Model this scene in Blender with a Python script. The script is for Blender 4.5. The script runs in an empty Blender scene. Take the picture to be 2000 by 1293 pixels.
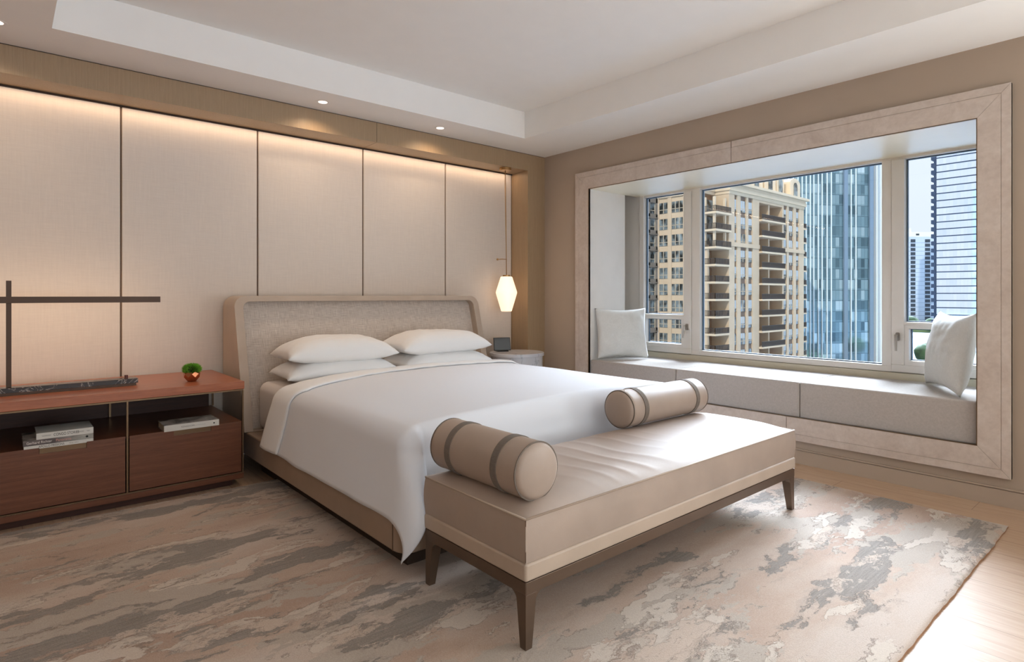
import bpy, bmesh, math, random
from mathutils import Vector, Matrix, noise
random.seed(7)
PI = math.pi
scene = bpy.context.scene
COL = scene.collection

# ------------------------------------------------------------------ helpers
def lin(c):
    def f(v):
        v = v / 255.0
        return v / 12.92 if v <= 0.04045 else ((v + 0.055) / 1.055) ** 2.4
    return (f(c[0]), f(c[1]), f(c[2]), 1.0)

class M:
    """collects world-space geometry for one mesh object"""
    def __init__(s):
        s.v = []; s.f = []; s.mi = []; s.cur = 0
    def mat(s, i): s.cur = i; return s
    def face(s, idx): s.f.append(tuple(idx)); s.mi.append(s.cur)
    def poly(s, pts):
        n = len(s.v); s.v += [tuple(p) for p in pts]; s.face(range(n, n + len(pts)))
    def box(s, x0, x1, y0, y1, z0, z1):
        n = len(s.v)
        s.v += [(x0,y0,z0),(x1,y0,z0),(x1,y1,z0),(x0,y1,z0),(x0,y0,z1),(x1,y0,z1),(x1,y1,z1),(x0,y1,z1)]
        for q in ((0,3,2,1),(4,5,6,7),(0,1,5,4),(1,2,6,5),(2,3,7,6),(3,0,4,7)): s.face([n+i for i in q])
        return s
    def grid(s, fn, nu, nv, cu=False, cv=False):
        n = len(s.v); ru = nu if cu else nu + 1; rv = nv if cv else nv + 1
        for i in range(ru):
            for j in range(rv): s.v.append(tuple(fn(i / nu, j / nv)))
        for i in range(nu):
            for j in range(nv):
                a = n + i * rv + j; b = n + ((i + 1) % ru) * rv + j
                c = n + ((i + 1) % ru) * rv + (j + 1) % rv; d = n + i * rv + (j + 1) % rv
                s.face((a, b, c, d))
        return s
    def prism(s, pts, fn):
        """pts: 2d outline, fn(p, t) -> 3d for t in 0,1"""
        n = len(s.v); k = len(pts)
        s.v += [tuple(fn(p, 0)) for p in pts] + [tuple(fn(p, 1)) for p in pts]
        s.face([n + i for i in reversed(range(k))]); s.face([n + k + i for i in range(k)])
        for i in range(k):
            j = (i + 1) % k; s.face((n + i, n + j, n + k + j, n + k + i))
        return s
    def ring(s, outer, inner, fn):
        n = len(s.v); k = len(outer)
        for L in (outer, inner):
            for t in (0, 1): s.v += [tuple(fn(p, t)) for p in L]
        o0, o1, i0, i1 = n, n + k, n + 2 * k, n + 3 * k
        for a in range(k):
            b = (a + 1) % k
            s.face((o0+a, o0+b, o1+b, o1+a)); s.face((i0+b, i0+a, i1+a, i1+b))
            s.face((o0+b, o0+a, i0+a, i0+b)); s.face((o1+a, o1+b, i1+b, i1+a))
        return s
    def lathe(s, prof, c, seg=32, cap=True, axis='z'):
        n = len(s.v); k = len(prof)
        for (r, h) in prof:
            for i in range(seg):
                a = 2 * PI * i / seg; p, q = r * math.cos(a), r * math.sin(a)
                if axis == 'z': s.v.append((c[0] + p, c[1] + q, c[2] + h))
                elif axis == 'y': s.v.append((c[0] + q, c[1] + h, c[2] + p))
                else: s.v.append((c[0] + h, c[1] + p, c[2] + q))
        for j in range(k - 1):
            for i in range(seg):
                i2 = (i + 1) % seg
                s.face((n + j*seg + i, n + j*seg + i2, n + (j+1)*seg + i2, n + (j+1)*seg + i))
        if cap:
            s.face([n + i for i in reversed(range(seg))]); s.face([n + (k-1)*seg + i for i in range(seg)])
        return s
    def tube(s, path, r, seg=10):
        n = len(s.v); P = [Vector(p) for p in path]
        for i, p in enumerate(P):
            d = (P[min(i+1, len(P)-1)] - P[max(i-1, 0)]).normalized()
            a = d.orthogonal().normalized() if i == 0 else (pa - d * pa.dot(d)).normalized()
            pa = a; b = d.cross(a)
            rr = r[i] if isinstance(r, (list, tuple)) else r
            for j in range(seg):
                t = 2 * PI * j / seg; s.v.append(tuple(p + a * math.cos(t) * rr + b * math.sin(t) * rr))
        for i in range(len(P) - 1):
            for j in range(seg):
                k = (j + 1) % seg
                s.face((n + i*seg + j, n + i*seg + k, n + (i+1)*seg + k, n + (i+1)*seg + j))
        s.face([n + j for j in reversed(range(seg))]); s.face([n + (len(P)-1)*seg + j for j in range(seg)])
        return s
    def build(s, name, mat, parent=None, bevel=0, seg=2, smooth=False, subsurf=0, local=False, fix=True):
        me = bpy.data.meshes.new(name)
        off = Vector((0, 0, 0)) if (parent is None or local) else origin_of(parent)
        me.from_pydata([tuple(Vector(v) - off) for v in s.v], [], s.f)
        me.update()
        mats = mat if isinstance(mat, (list, tuple)) else [mat]
        for m_ in mats: me.materials.append(m_)
        for p, i in zip(me.polygons, s.mi): p.material_index = i
        bm = bmesh.new(); bm.from_mesh(me)
        if fix: bmesh.ops.recalc_face_normals(bm, faces=bm.faces)
        bm.to_mesh(me); bm.free()
        if smooth:
            for p in me.polygons: p.use_smooth = True
            if smooth == 'auto':
                try: me.set_sharp_from_angle(angle=math.radians(38))
                except Exception: pass
        o = bpy.data.objects.new(name, me); COL.objects.link(o)
        if parent is not None: o.parent = parent
        if bevel:
            b = o.modifiers.new('bevel', 'BEVEL'); b.width = bevel; b.segments = seg; b.limit_method = 'ANGLE'
            b.angle_limit = math.radians(40)
            if seg > 2:
                for p in me.polygons: p.use_smooth = True
                b.harden_normals = False
                w = o.modifiers.new('wn', 'WEIGHTED_NORMAL'); w.keep_sharp = True
        if subsurf:
            u = o.modifiers.new('sub', 'SUBSURF'); u.levels = subsurf; u.render_levels = subsurf
        return o

def origin_of(o):
    p = Vector((0, 0, 0))
    while o is not None: p += o.location; o = o.parent
    return p

def thing(name, label, cat, loc=(0, 0, 0), rz=0, group=None):
    o = bpy.data.objects.new(name, None); COL.objects.link(o)
    o.empty_display_size = 0.1; o.location = loc; o.rotation_euler = (0, 0, rz)
    o['label'] = label; o['category'] = cat
    if group: o['group'] = group
    return o
def tag(o, label, cat, group=None):
    o['label'] = label; o['category'] = cat
    if group: o['group'] = group
    return o
def struct(o, label=None):
    o['kind'] = 'structure'
    if label: o['label'] = label
    return o
def box(name, mat, x0, x1, y0, y1, z0, z1, parent=None, bevel=0, seg=2):
    return M().box(x0, x1, y0, y1, z0, z1).build(name, mat, parent, bevel=bevel, seg=seg)

def rrect(x0, x1, y0, y1, r, n=6):
    rs = r if isinstance(r, (list, tuple)) else [r]*4
    out = []
    for (cx, cy, a0, rr) in ((x1-rs[0], y1-rs[0], 0, rs[0]), (x0+rs[1], y1-rs[1], 90, rs[1]), (x0+rs[2], y0+rs[2], 180, rs[2]), (x1-rs[3], y0+rs[3], 270, rs[3])):
        for i in range(n + 1):
            a = math.radians(a0 + 90 * i / n); out.append((cx + rr*math.cos(a), cy + rr*math.sin(a)))
    return out

# ------------------------------------------------------------------ materials
class NT:
    def __init__(s, name):
        s.m = bpy.data.materials.new(name); s.m.use_nodes = True
        s.t = s.m.node_tree; s.b = s.t.nodes['Principled BSDF']; s.out = s.t.nodes['Material Output']
        s.tc = s.n('ShaderNodeTexCoord')
    def n(s, ty, **k):
        o = s.t.nodes.new(ty)
        for a, v in k.items(): setattr(o, a, v)
        return o
    def l(s, a, b): s.t.links.new(a, b)
    def mp(s, scale=(1, 1, 1), rot=(0, 0, 0), src=None, loc=(0, 0, 0)):
        m_ = s.n('ShaderNodeMapping'); m_.inputs['Scale'].default_value = scale
        m_.inputs['Rotation'].default_value = rot; m_.inputs['Location'].default_value = loc
        s.l(src or s.tc.outputs['Object'], m_.inputs['Vector']); return m_.outputs['Vector']
    def noise(s, vec, scale=5, detail=4, rough=.5, dist=0):
        o = s.n('ShaderNodeTexNoise'); s.l(vec, o.inputs['Vector'])
        o.inputs['Scale'].default_value = scale; o.inputs['Detail'].default_value = detail
        o.inputs['Roughness'].default_value = rough; o.inputs['Distortion'].default_value = dist
        return o.outputs['Fac']
    def ramp(s, fac, stops, mode='LINEAR'):
        o = s.n('ShaderNodeValToRGB'); s.l(fac, o.inputs['Fac']); r = o.color_ramp; r.interpolation = mode
        while len(r.elements) < len(stops): r.elements.new(0.5)
        for e, (p, c) in zip(r.elements, stops): e.position = p; e.color = c
        return o.outputs['Color']
    def mix(s, fac, a, b, bt='MIX'):
        o = s.n('ShaderNodeMix', data_type='RGBA', blend_type=bt)
        for sock, v in ((o.inputs['Factor'], fac), (o.inputs['A'], a), (o.inputs['B'], b)) if False else ((o.inputs[0], fac), (o.inputs[6], a), (o.inputs[7], b)):
            if hasattr(v, 'is_output') or isinstance(v, bpy.types.NodeSocket): s.l(v, sock)
            else: sock.default_value = v
        return o.outputs[2]
    def math(s, op, a, b=None):
        o = s.n('ShaderNodeMath', operation=op)
        for i, v in enumerate((a, b)):
            if v is None: continue
            if isinstance(v, bpy.types.NodeSocket): s.l(v, o.inputs[i])
            else: o.inputs[i].default_value = v
        return o.outputs[0]
    def bump(s, h, strength=.2, dist=.01, normal=None):
        o = s.n('ShaderNodeBump'); o.inputs['Strength'].default_value = strength; o.inputs['Distance'].default_value = dist
        s.l(h, o.inputs['Height'])
        if normal: s.l(normal, o.inputs['Normal'])
        s.l(o.outputs['Normal'], s.b.inputs['Normal']); return o.outputs['Normal']
    def set(s, color=None, rough=None, metal=None, spec=None, sheen=None, coat=None):
        I = s.b.inputs
        if color is not None:
            if isinstance(color, bpy.types.NodeSocket): s.l(color, I['Base Color'])
            else: I['Base Color'].default_value = color
        if rough is not None:
            if isinstance(rough, bpy.types.NodeSocket): s.l(rough, I['Roughness'])
            else: I['Roughness'].default_value = rough
        if metal is not None: I['Metallic'].default_value = metal
        if spec is not None: I['Specular IOR Level'].default_value = spec
        if sheen is not None: I['Sheen Weight'].default_value = sheen
        if coat is not None: I['Coat Weight'].default_value = coat
        return s.m

def plain(name, c, rough=.6, metal=0, var=.06, scale=6, bump=0, bscale=60, spec=.4):
    t = NT(name); c = lin(c)
    v = t.mp(); nz = t.noise(v, scale, 3)
    d = tuple(x * (1 - var) for x in c[:3]) + (1,); h = tuple(min(1, x * (1 + var)) for x in c[:3]) + (1,)
    t.set(t.ramp(nz, [(.3, d), (.7, h)]), rough, metal, spec)
    if bump: t.bump(t.noise(v, bscale, 2), bump, .002)
    return t.m

def fabric(name, c, c2, scale=420, bump=.3, var=.5, rough=.9, stretch=(1, 1, 1)):
    var *= 1.6; bump *= .5
    """woven cloth: crossed fine threads with slubs"""
    t = NT(name)
    a = t.noise(t.mp((scale*stretch[0], scale*stretch[1]*.1, scale*stretch[2]*.1)), 1, 3, .6)
    b = t.noise(t.mp((scale*stretch[0]*.1, scale*stretch[1]*.1, scale*stretch[2])), 1, 3, .6)
    c_ = t.noise(t.mp((scale*stretch[0]*.1, scale*stretch[1], scale*stretch[2]*.1)), 1, 3, .6)
    s_ = t.math('ADD', t.math('ADD', a, b), c_); s_ = t.math('MULTIPLY', s_, .3333)
    col = t.ramp(s_, [(.5 - .5*var*.5, lin(c2)), (.5 + .5*var*.5, lin(c))])
    t.set(col, rough, 0, .2, .15)
    if bump: t.bump(s_, bump, .001)
    return t.m

def wood(name, c1, c2, c3, ax=(1.2, 14, 14), rough=.35, spec=.5, fine=90, bump=.05):
    t = NT(name)
    v = t.mp(ax); w = t.noise(v, 2.2, 6, .6, .35)
    v2 = t.mp(tuple(a * 6 for a in ax)); f = t.noise(v2, 3.0, 3, .6)
    base = t.ramp(w, [(.25, lin(c1)), (.5, lin(c2)), (.75, lin(c3))])
    col = t.mix(.35, base, t.ramp(f, [(.35, lin(c1)), (.7, lin(c3))]))
    t.set(col, rough, 0, spec); t.bump(f, bump, .001)
    return t.m

m_wall = plain('painted_wall', (172, 155, 138), .85, var=.02, scale=3)
m_ceil = plain('ceiling_paint', (236, 233, 228), .9, var=.01)
m_wood_tan = wood('tan_grasscloth_veneer', (142, 118, 90), (158, 134, 105), (174, 148, 117), (70, 70, 1.2), .42, .45, bump=.03)
m_dark = plain('shadow_gap', (52, 38, 28), .8)
m_seam = plain('panel_edge', (92, 70, 54), .7)

def panel_cloth():
    t = NT('wall_panel_cloth')
    a = t.noise(t.mp((160, 160, 8)), 1, 3, .6); b = t.noise(t.mp((10, 10, 180)), 1, 3, .6)
    s_ = t.math('MULTIPLY', t.math('ADD', a, b), .5)
    t.set(t.ramp(s_, [(.3, lin((202, 193, 184))), (.7, lin((212, 203, 193)))]), .8, 0, .25)
    t.bump(s_, .05, .001); return t.m
m_panel = panel_cloth()

def rug():
    t = NT('rug_pile')
    # streaks run along x; colours are dyed into the pile
    def layer(sx, sy, off, sc, det, wamp, wsc):
        warp = t.n('ShaderNodeTexNoise'); t.l(t.mp((1.0, 1.6, 1), loc=off), warp.inputs['Vector']); warp.inputs['Scale'].default_value = wsc; warp.inputs['Detail'].default_value = 7; warp.inputs['Roughness'].default_value = .62
        wv = t.n('ShaderNodeVectorMath', operation='MULTIPLY_ADD'); t.l(warp.outputs['Color'], wv.inputs[0]); wv.inputs[1].default_value = (wamp, wamp, 0)
        t.l(t.mp((sx, sy, 1), loc=off), wv.inputs[2])
        return t.noise(wv.outputs[0], sc, det, .6, .1)
    n1 = layer(.42, 1.7, (0, 0, 0), 2.4, 10, .5, 3.0)
    n2 = layer(.5, 1.8, (7.3, 2.1, 0), 2.8, 10, .45, 3.4)
    n3 = layer(.4, 1.3, (1.3, 9.7, 0), 1.2, 5, .3, 2.0)
    n4 = layer(.45, 1.6, (4.1, 5.3, 0), 2.2, 10, .45, 4.0)
    def step(f, a, w=.01): return t.ramp(f, [(a, (0, 0, 0, 1)), (a + w, (1, 1, 1, 1))])
    soft = t.ramp(n3, [(.38, lin((160, 132, 114))), (.5, lin((174, 150, 132))), (.62, lin((184, 168, 155)))])
    col = t.mix(step(n4, .52), soft, lin((167, 154, 141)))
    col = t.mix(t.math('MULTIPLY', step(n2, .565), .85), col, lin((194, 181, 167)))
    streak = t.noise(t.mp((5, 110, 1)), 1, 3, .65)
    gcol = t.ramp(streak, [(.32, lin((96, 90, 84))), (.7, lin((134, 125, 117)))])
    grey = step(n1, .55, .008)
    col = t.mix(t.math('MULTIPLY', step(n1, .525), .35), col, lin((144, 129, 116)))
    col = t.mix(t.math('MULTIPLY', grey, .9), col, gcol)
    isl = t.math('MULTIPLY', grey, step(n2, .535)); col = t.mix(isl, col, lin((185, 166, 150)))
    brk = t.noise(t.mp((1.6, 3.0, 1), loc=(3, 5, 0)), 2.6, 3)
    line = t.math('MULTIPLY', t.math('LESS_THAN', t.math('ABSOLUTE', t.math('SUBTRACT', n4, .535)), .004), t.math('GREATER_THAN', brk, .52))
    line2 = t.math('MULTIPLY', t.math('LESS_THAN', t.math('ABSOLUTE', t.math('SUBTRACT', n2, .56)), .004), t.math('LESS_THAN', brk, .5))
    line = t.math('MAXIMUM', line, line2)
    col = t.mix(t.math('MULTIPLY', line, .75), col, lin((112, 95, 82)))
    pile = t.noise(t.mp((1, 1, 1)), 230, 2, .7)
    col = t.mix(.16, col, t.ramp(pile, [(.3, lin((94, 81, 71))), (.7, lin((216, 204, 190)))]))
    t.set(col, .95, 0, .1, .2)
    h = t.math('MULTIPLY', t.math('MAXIMUM', grey, line), -1.0)
    h = t.math('ADD', h, t.math('MULTIPLY', pile, .3)); h = t.math('ADD', h, t.math('MULTIPLY', step(n2, .565), .5))
    t.bump(h, .6, .005)
    return t.m
m_rug = rug()

def floor_mat():
    t = NT('pale_oak_planks')
    v = t.mp((1, 1, 1), (0, 0, PI / 2))
    br = t.n('ShaderNodeTexBrick'); t.l(v, br.inputs['Vector'])
    br.inputs['Scale'].default_value = 1; br.inputs['Brick Width'].default_value = 1.9; br.inputs['Row Height'].default_value = .21
    br.inputs['Mortar Size'].default_value = .0012; br.inputs['Mortar Smooth'].default_value = .2; br.offset = .37
    br.inputs['Color1'].default_value = (0, 0, 0, 1); br.inputs['Color2'].default_value = (1, 1, 1, 1); br.inputs['Mortar'].default_value = (.5, .5, .5, 1)
    sep = t.n('ShaderNodeSeparateColor'); t.l(br.outputs['Color'], sep.inputs[0])
    g = t.noise(t.mp((26, 1.6, 1)), 2, 6, .6, .3)
    col = t.ramp(g, [(.3, lin((168, 138, 112))), (.5, lin((180, 152, 126))), (.72, lin((190, 164, 140)))])
    col = t.mix(t.math('MULTIPLY', sep.outputs[0], .4), col, lin((176, 146, 122)))
    col = t.mix(t.math('MULTIPLY', br.outputs['Fac'], .8), col, lin((84, 62, 46)))
    t.set(col, .45, 0, .4); t.bump(g, .05, .001); return t.m
m_floor = floor_mat()

def stone():
    t = NT('honed_travertine')
    v = t.mp(); a = t.noise(v, 7, 8, .62, .8); b = t.noise(v, 34, 4, .6)
    col = t.ramp(a, [(.25, lin((184, 168, 156))), (.5, lin((198, 184, 172))), (.75, lin((208, 196, 186)))])
    col = t.mix(.12, col, t.ramp(b, [(.35, lin((160, 142, 128))), (.6, lin((220, 208, 196)))]))
    t.set(col, .5, 0, .4); return t.m
m_stone = stone()
def marble(name, c1, c2, vein, scale=4, rough=.25, width=.03):
    t = NT(name); v = t.mp()
    n = t.noise(v, scale, 8, .6, 1.4)
    ab = t.math('ABSOLUTE', t.math('SUBTRACT', n, .5))
    base = t.ramp(t.noise(v, scale * .7, 4), [(.3, lin(c1)), (.7, lin(c2))])
    col = t.mix(t.ramp(ab, [(0, (1, 1, 1, 1)), (width, (0, 0, 0, 1))]), base, lin(vein))
    t.set(col, rough, 0, .5); return t.m
m_marble = marble('grey_white_marble', (200, 202, 208), (222, 223, 227), (170, 174, 182), 2.0, .22, .014)
m_marble_dark = marble('dark_marble', (26, 20, 18), (44, 36, 32), (190, 180, 170), 3.2, .22, .006)

m_cab = wood('walnut_veneer', (86, 50, 34), (106, 64, 44), (126, 80, 56), (1.0, 14, 22), .34, .45)
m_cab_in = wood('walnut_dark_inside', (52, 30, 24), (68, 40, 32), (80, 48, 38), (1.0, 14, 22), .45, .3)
m_cab_top = wood('walnut_top', (140, 78, 52), (164, 96, 66), (184, 114, 80), (1.0, 18, 18), .28, .5)
m_bronze = plain('bronze_metal', (120, 98, 76), .38, .85, .05)
m_lamp = plain('bronze_lamp_metal', (76, 56, 42), .45, .35, .05)
m_brass = plain('aged_brass', (178, 140, 92), .3, .9, .05)
m_copper = plain('copper', (196, 128, 92), .22, .95, .08)
m_moss = plain('moss_green', (128, 184, 62), .8, 0, .35, 60)
m_moss_d = plain('moss_soil', (46, 62, 20), .9)
m_black = plain('black_screen', (10, 10, 12), .25)
m_silver = plain('satin_nickel', (168, 160, 150), .3, .8)

def leather(name, c, wr=.25):
    t = NT(name); v = t.mp()
    g = t.noise(v, 5, 5, .55); f = t.noise(v, 320, 2, .6)
    cc = lin(c); d = tuple(x * .92 for x in cc[:3]) + (1,); h = tuple(min(1, x * 1.05) for x in cc[:3]) + (1,)
    t.set(t.ramp(g, [(.3, d), (.7, h)]), .46, 0, .35, .05)
    t.bump(t.math('ADD', t.math('MULTIPLY', f, .25), t.math('MULTIPLY', g, wr)), .2, .004); return t.m
m_bench = leather('taupe_leather', (164, 147, 134), .5)
m_bench2 = leather('taupe_leather_band', (178, 160, 143))
m_bedleather = leather('bed_leather', (150, 128, 109))
m_hbleather = leather('headboard_leather', (180, 163, 147))
m_strap = fabric('grey_strap', (122, 112, 102), (96, 86, 78), 500, .2)
m_strap2 = m_strap
m_apron = plain('bench_bronze_frame', (104, 86, 72), .36, .55, .05)
def hb_cloth():
    t = NT('headboard_linen')
    a = t.noise(t.mp((230, 0, 14)), 1, 2, .6); b = t.noise(t.mp((14, 0, 230)), 1, 2, .6)
    s_ = t.math('MULTIPLY', t.math('ADD', a, b), .5)
    t.set(t.ramp(s_, [(.34, lin((168, 155, 144))), (.52, lin((196, 184, 173))), (.68, lin((216, 206, 196)))]), .9, 0, .2, .15)
    t.bump(s_, .08, .001); return t.m
m_hbfabric = hb_cloth()
m_seat = fabric('window_seat_cloth', (184, 176, 169), (168, 160, 152), 620, .2, .3)
m_cush = fabric('white_linen_cushion', (222, 222, 218), (204, 204, 200), 520, .12, .4)

def sheet(name, c, amp=.0):
    t = NT(name); v = t.mp()
    w = t.noise(v, 3.5, 4, .5, .4)
    t.set(lin(c), .85, 0, .25, .1); t.bump(w, .12, .02); return t.m
m_sheet = sheet('white_cotton', (234, 234, 234))
m_duvet = sheet('white_duvet', (222, 225, 231))
m_mattress = sheet('mattress_cloth', (214, 206, 200))

m_frame = plain('window_frame_paint', (224, 219, 212), .45, .1, .02)
m_gasket = plain('window_gasket', (70, 90, 108), .5)
m_soffit = plain('cream_soffit', (252, 240, 212), .5, 0, .01, spec=.9)
m_soffit.node_tree.nodes['Principled BSDF'].inputs['Coat Weight'].default_value = .45; m_soffit.node_tree.nodes['Principled BSDF'].inputs['Coat Roughness'].default_value = .3; m_soffit.node_tree.nodes['Principled BSDF'].inputs['Coat IOR'].default_value = 1.5
m_jamb = plain('pale_jamb', (226, 220, 212), .5, 0, .02)
m_sillm = plain('beige_sill', (200, 192, 172), .5, 0, .02)

def glass_pane():
    t = NT('window_glass')
    tr = t.n('ShaderNodeBsdfTransparent'); tr.inputs['Color'].default_value = (.97, .985, .985, 1)
    gl = t.n('ShaderNodeBsdfGlossy'); gl.inputs['Roughness'].default_value = .02
    fr = t.n('ShaderNodeFresnel'); fr.inputs['IOR'].default_value = 1.3
    mx = t.n('ShaderNodeMixShader'); t.l(fr.outputs[0], mx.inputs[0]); t.l(tr.outputs[0], mx.inputs[1]); t.l(gl.outputs[0], mx.inputs[2])
    t.l(mx.outputs[0], t.out.inputs['Surface']); return t.m
m_glass = glass_pane()

def emit(name, c, s):
    t = NT(name); t.b.inputs['Base Color'].default_value = lin(c)
    t.b.inputs['Emission Color'].default_value = lin(c); t.b.inputs['Emission Strength'].default_value = s
    return t.m
m_bulb = emit('downlight_lens', (255, 226, 206), 4.0)
def shade_mat():
    t = NT('opal_glass_shade')
    t.set(lin((250, 238, 226)), .2, 0, .5)
    sp = t.n('ShaderNodeSeparateXYZ'); t.l(t.tc.outputs['Object'], sp.inputs[0])
    t.b.inputs['Emission Color'].default_value = lin((255, 222, 190)); t.b.inputs['Emission Strength'].default_value = .95
    return t.m
m_shade = shade_mat()

# ------------------------------------------------------------------ room shell
CE = 2.757; TR = 3.01
XL, YN = -6.6, -8.0
struct(box('floor', m_floor, XL, 0.0, YN, 0.26, -.1, 0))
# ceiling with the raised tray
TX0, TX1, TY0, TY1 = -4.28, -.69, -5.6, -.44
c = M()
c.box(XL, TX0, YN, .40, CE, 3.1).box(TX1, .1, YN, .40, CE, 3.1).box(TX0, TX1, TY1, .40, CE, 3.1).box(TX0, TX1, YN, TY0, CE, 3.1)
c.box(TX0 - .01, TX1 + .01, TY0 - .01, TY1 + .01, TR, 3.11)
struct(c.build('ceiling', m_ceil))
# headboard wall
struct(box('wall_back', m_wall, XL, 0.12, .29, .42, 0, CE))
# window wall: opening of the nook, and an added second opening, out of frame, for fill light
oy0, oy1, oz0, oz1 = -3.79, -.655, .338, 2.325
w = M()
w.box(.0, .12, oy1, .30, 0, CE)
w.box(.0, .12, oy0, oy1, 0, oz0); w.box(.0, .12, oy0, oy1, oz1, CE)
w.box(.0, .12, -5.0, oy0, 0, CE)
w.box(.0, .12, -7.4, -5.0, 0, .3); w.box(.0, .12, -7.4, -5.0, 2.5, CE)
w.box(.0, .12, YN, -7.4, 0, CE)
struct(w.build('wall_right', m_wall))
struct(box('wall_left', m_wall, XL - .12, XL, YN, .4, 0, CE))
struct(M().box(XL - .12, -5.8, YN - .12, YN, 0, CE).box(-1.6, .12, YN - .12, YN, 0, CE).box(-5.8, -1.6, YN - .12, YN, 0, .3).box(-5.8, -1.6, YN - .12, YN, 2.5, CE).build('wall_front', m_wall))
# baseboard with a groove
b = M().box(-.014, .0, YN, 0, 0, .098).box(-.018, .0, YN, 0, .104, .113).box(-.006, .0, YN, 0, .098, .104)
struct(b.build('baseboard_right', m_wall))

# wood surround of the headboard wall
struct(M().box(XL, -2.0265, 0, .26, 2.58, CE - .006).build('trim_1', m_wood_tan))
struct(M().box(-2.0225, -.251, 0, .26, 2.58, CE - .006).build('trim_2', m_wood_tan))
struct(M().box(-.249, 0, 0, .29, 0, CE - .006).build('trim_3', m_wood_tan))
# dark shadow gaps
struct(M().box(XL, 0, .004, .28, CE - .006, CE + .001).box(-2.0265, -2.0225, .004, .26, 2.584, CE - .006).box(-.2515, -.2485, .004, .26, 2.584, CE - .006).build('trim_4', m_dark))

# upholstered wall panels
seams = [-6.6, -5.70, -4.78, -3.861, -2.939, -2.022, -1.125, -.249]
plabels = ['pale fabric wall panel at the far end beyond the long walnut console',
           'pale fabric wall panel behind the end of the dark marble lamp base',
           'pale fabric wall panel behind the upright post of the bronze table lamp',
           'pale fabric wall panel behind the small green moss plant',
           'pale fabric wall panel over the half of the headboard near the console',
           'pale fabric wall panel above the middle of the upholstered headboard',
           'narrow pale fabric wall panel behind the hanging glass pendant lamp']
def wall_panel(x0, x1, label):
    t = thing('upholstered_wall_panel', label, 'wall panel', ((x0 + x1)/2, .29, 0), group='fabric panels on the headboard wall')
    M().box(x0 + .005, x1 - .005, .262, .289, .02, 2.572).build('fabric_face', m_panel, t, bevel=.008, seg=3)
    M().box(x0 + .0002, x1 - .0002, .272, .2895, .0, 2.579).build('edge_trim', m_seam, t)
for i in range(1, 7): wall_panel(seams[i], seams[i+1], plabels[i])
# dark gap just under the soffit
struct(M().box(XL, -.249, .255, .272, 2.568, 2.581).build('trim_5', m_dark))

# stone surround of the window seat
def stone_frame():
    X = -.03
    o = (-3.951, -.482, .171, 2.496); i = (-3.792, -.661, .341, 2.323)
    m = M()
    O = [(o[0], o[2]), (o[1], o[2]), (o[1], o[3]), (o[0], o[3])]
    I = [(i[0], i[2]), (i[1], i[2]), (i[1], i[3]), (i[0], i[3])]
    for k in range(4):
        a, b_, c_, d = O[k], O[(k+1) % 4], I[(k+1) % 4], I[k]
        # shrink slightly from the mitre joints
        cx = sum(p[0] for p in (a, b_, c_, d)) / 4; cy = sum(p[1] for p in (a, b_, c_, d)) / 4
        # two strips: inner field and outer lip separated by a fine line
        def L(p, q, t): return (p[0] + (q[0]-p[0])*t, p[1] + (q[1]-p[1])*t)
        for (t0, t1, x0) in ((0, .285, X), (.3, 1, X - .002)):
            A, B = L(a, d, t0), L(b_, c_, t0); D, C_ = L(a, d, t1), L(b_, c_, t1)
            e = .0008
            ln = math.hypot(B[0]-A[0], B[1]-A[1]); u = ((B[0]-A[0])/ln*e, (B[1]-A[1])/ln*e)
            q = [(A[0]+u[0], A[1]+u[1]), (B[0]-u[0], B[1]-u[1]), (C_[0]-u[0], C_[1]-u[1]), (D[0]+u[0], D[1]+u[1])]
            m.prism(q, lambda p, t: (x0 if t == 0 else 0.0, p[0], p[1]))
    # thin backing so joints read as lines
    m.ring(O, I, lambda p, t: (X + .004 if t == 0 else 0.0, p[0], p[1]))
    # vertical joints across the long bars
    return m.build('trim_6', m_stone)
struct(stone_frame())
struct(M().box(-.033, -.0, -2.645, -2.6425, .172, .34).box(-.033, 0, -2.2, -2.1975, 2.324, 2.495).build('trim_7', m_seam))

# the window nook: soffit, jambs, deck under the seat
n_ = M().box(-.003, .76, -3.7925, -.66, 2.3215, 2.40)
struct(n_.build('trim_8', m_soffit))
struct(M().box(-.003, .555, -.6585, -.60, .34, 2.330).box(.5545, .56, -.62, -.455, .34, 2.330).box(-.003, .76, -3.88, -3.7885, .34, 2.330).build('trim_9', m_jamb))
struct(M().box(.002, .80, -3.86, -.42, .27, .3385).build('trim_10', m_jamb))
# bronze edge line around the nook opening
struct(M().ring([(-3.792, .341), (-.661, .341), (-.661, 2.323), (-3.792, 2.323)], [(-3.787, .346), (-.666, .346), (-.666, 2.318), (-3.787, 2.318)], lambda p, t: (-.033 if t == 0 else -.027, p[0], p[1])).build('trim_11', m_bronze))

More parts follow.
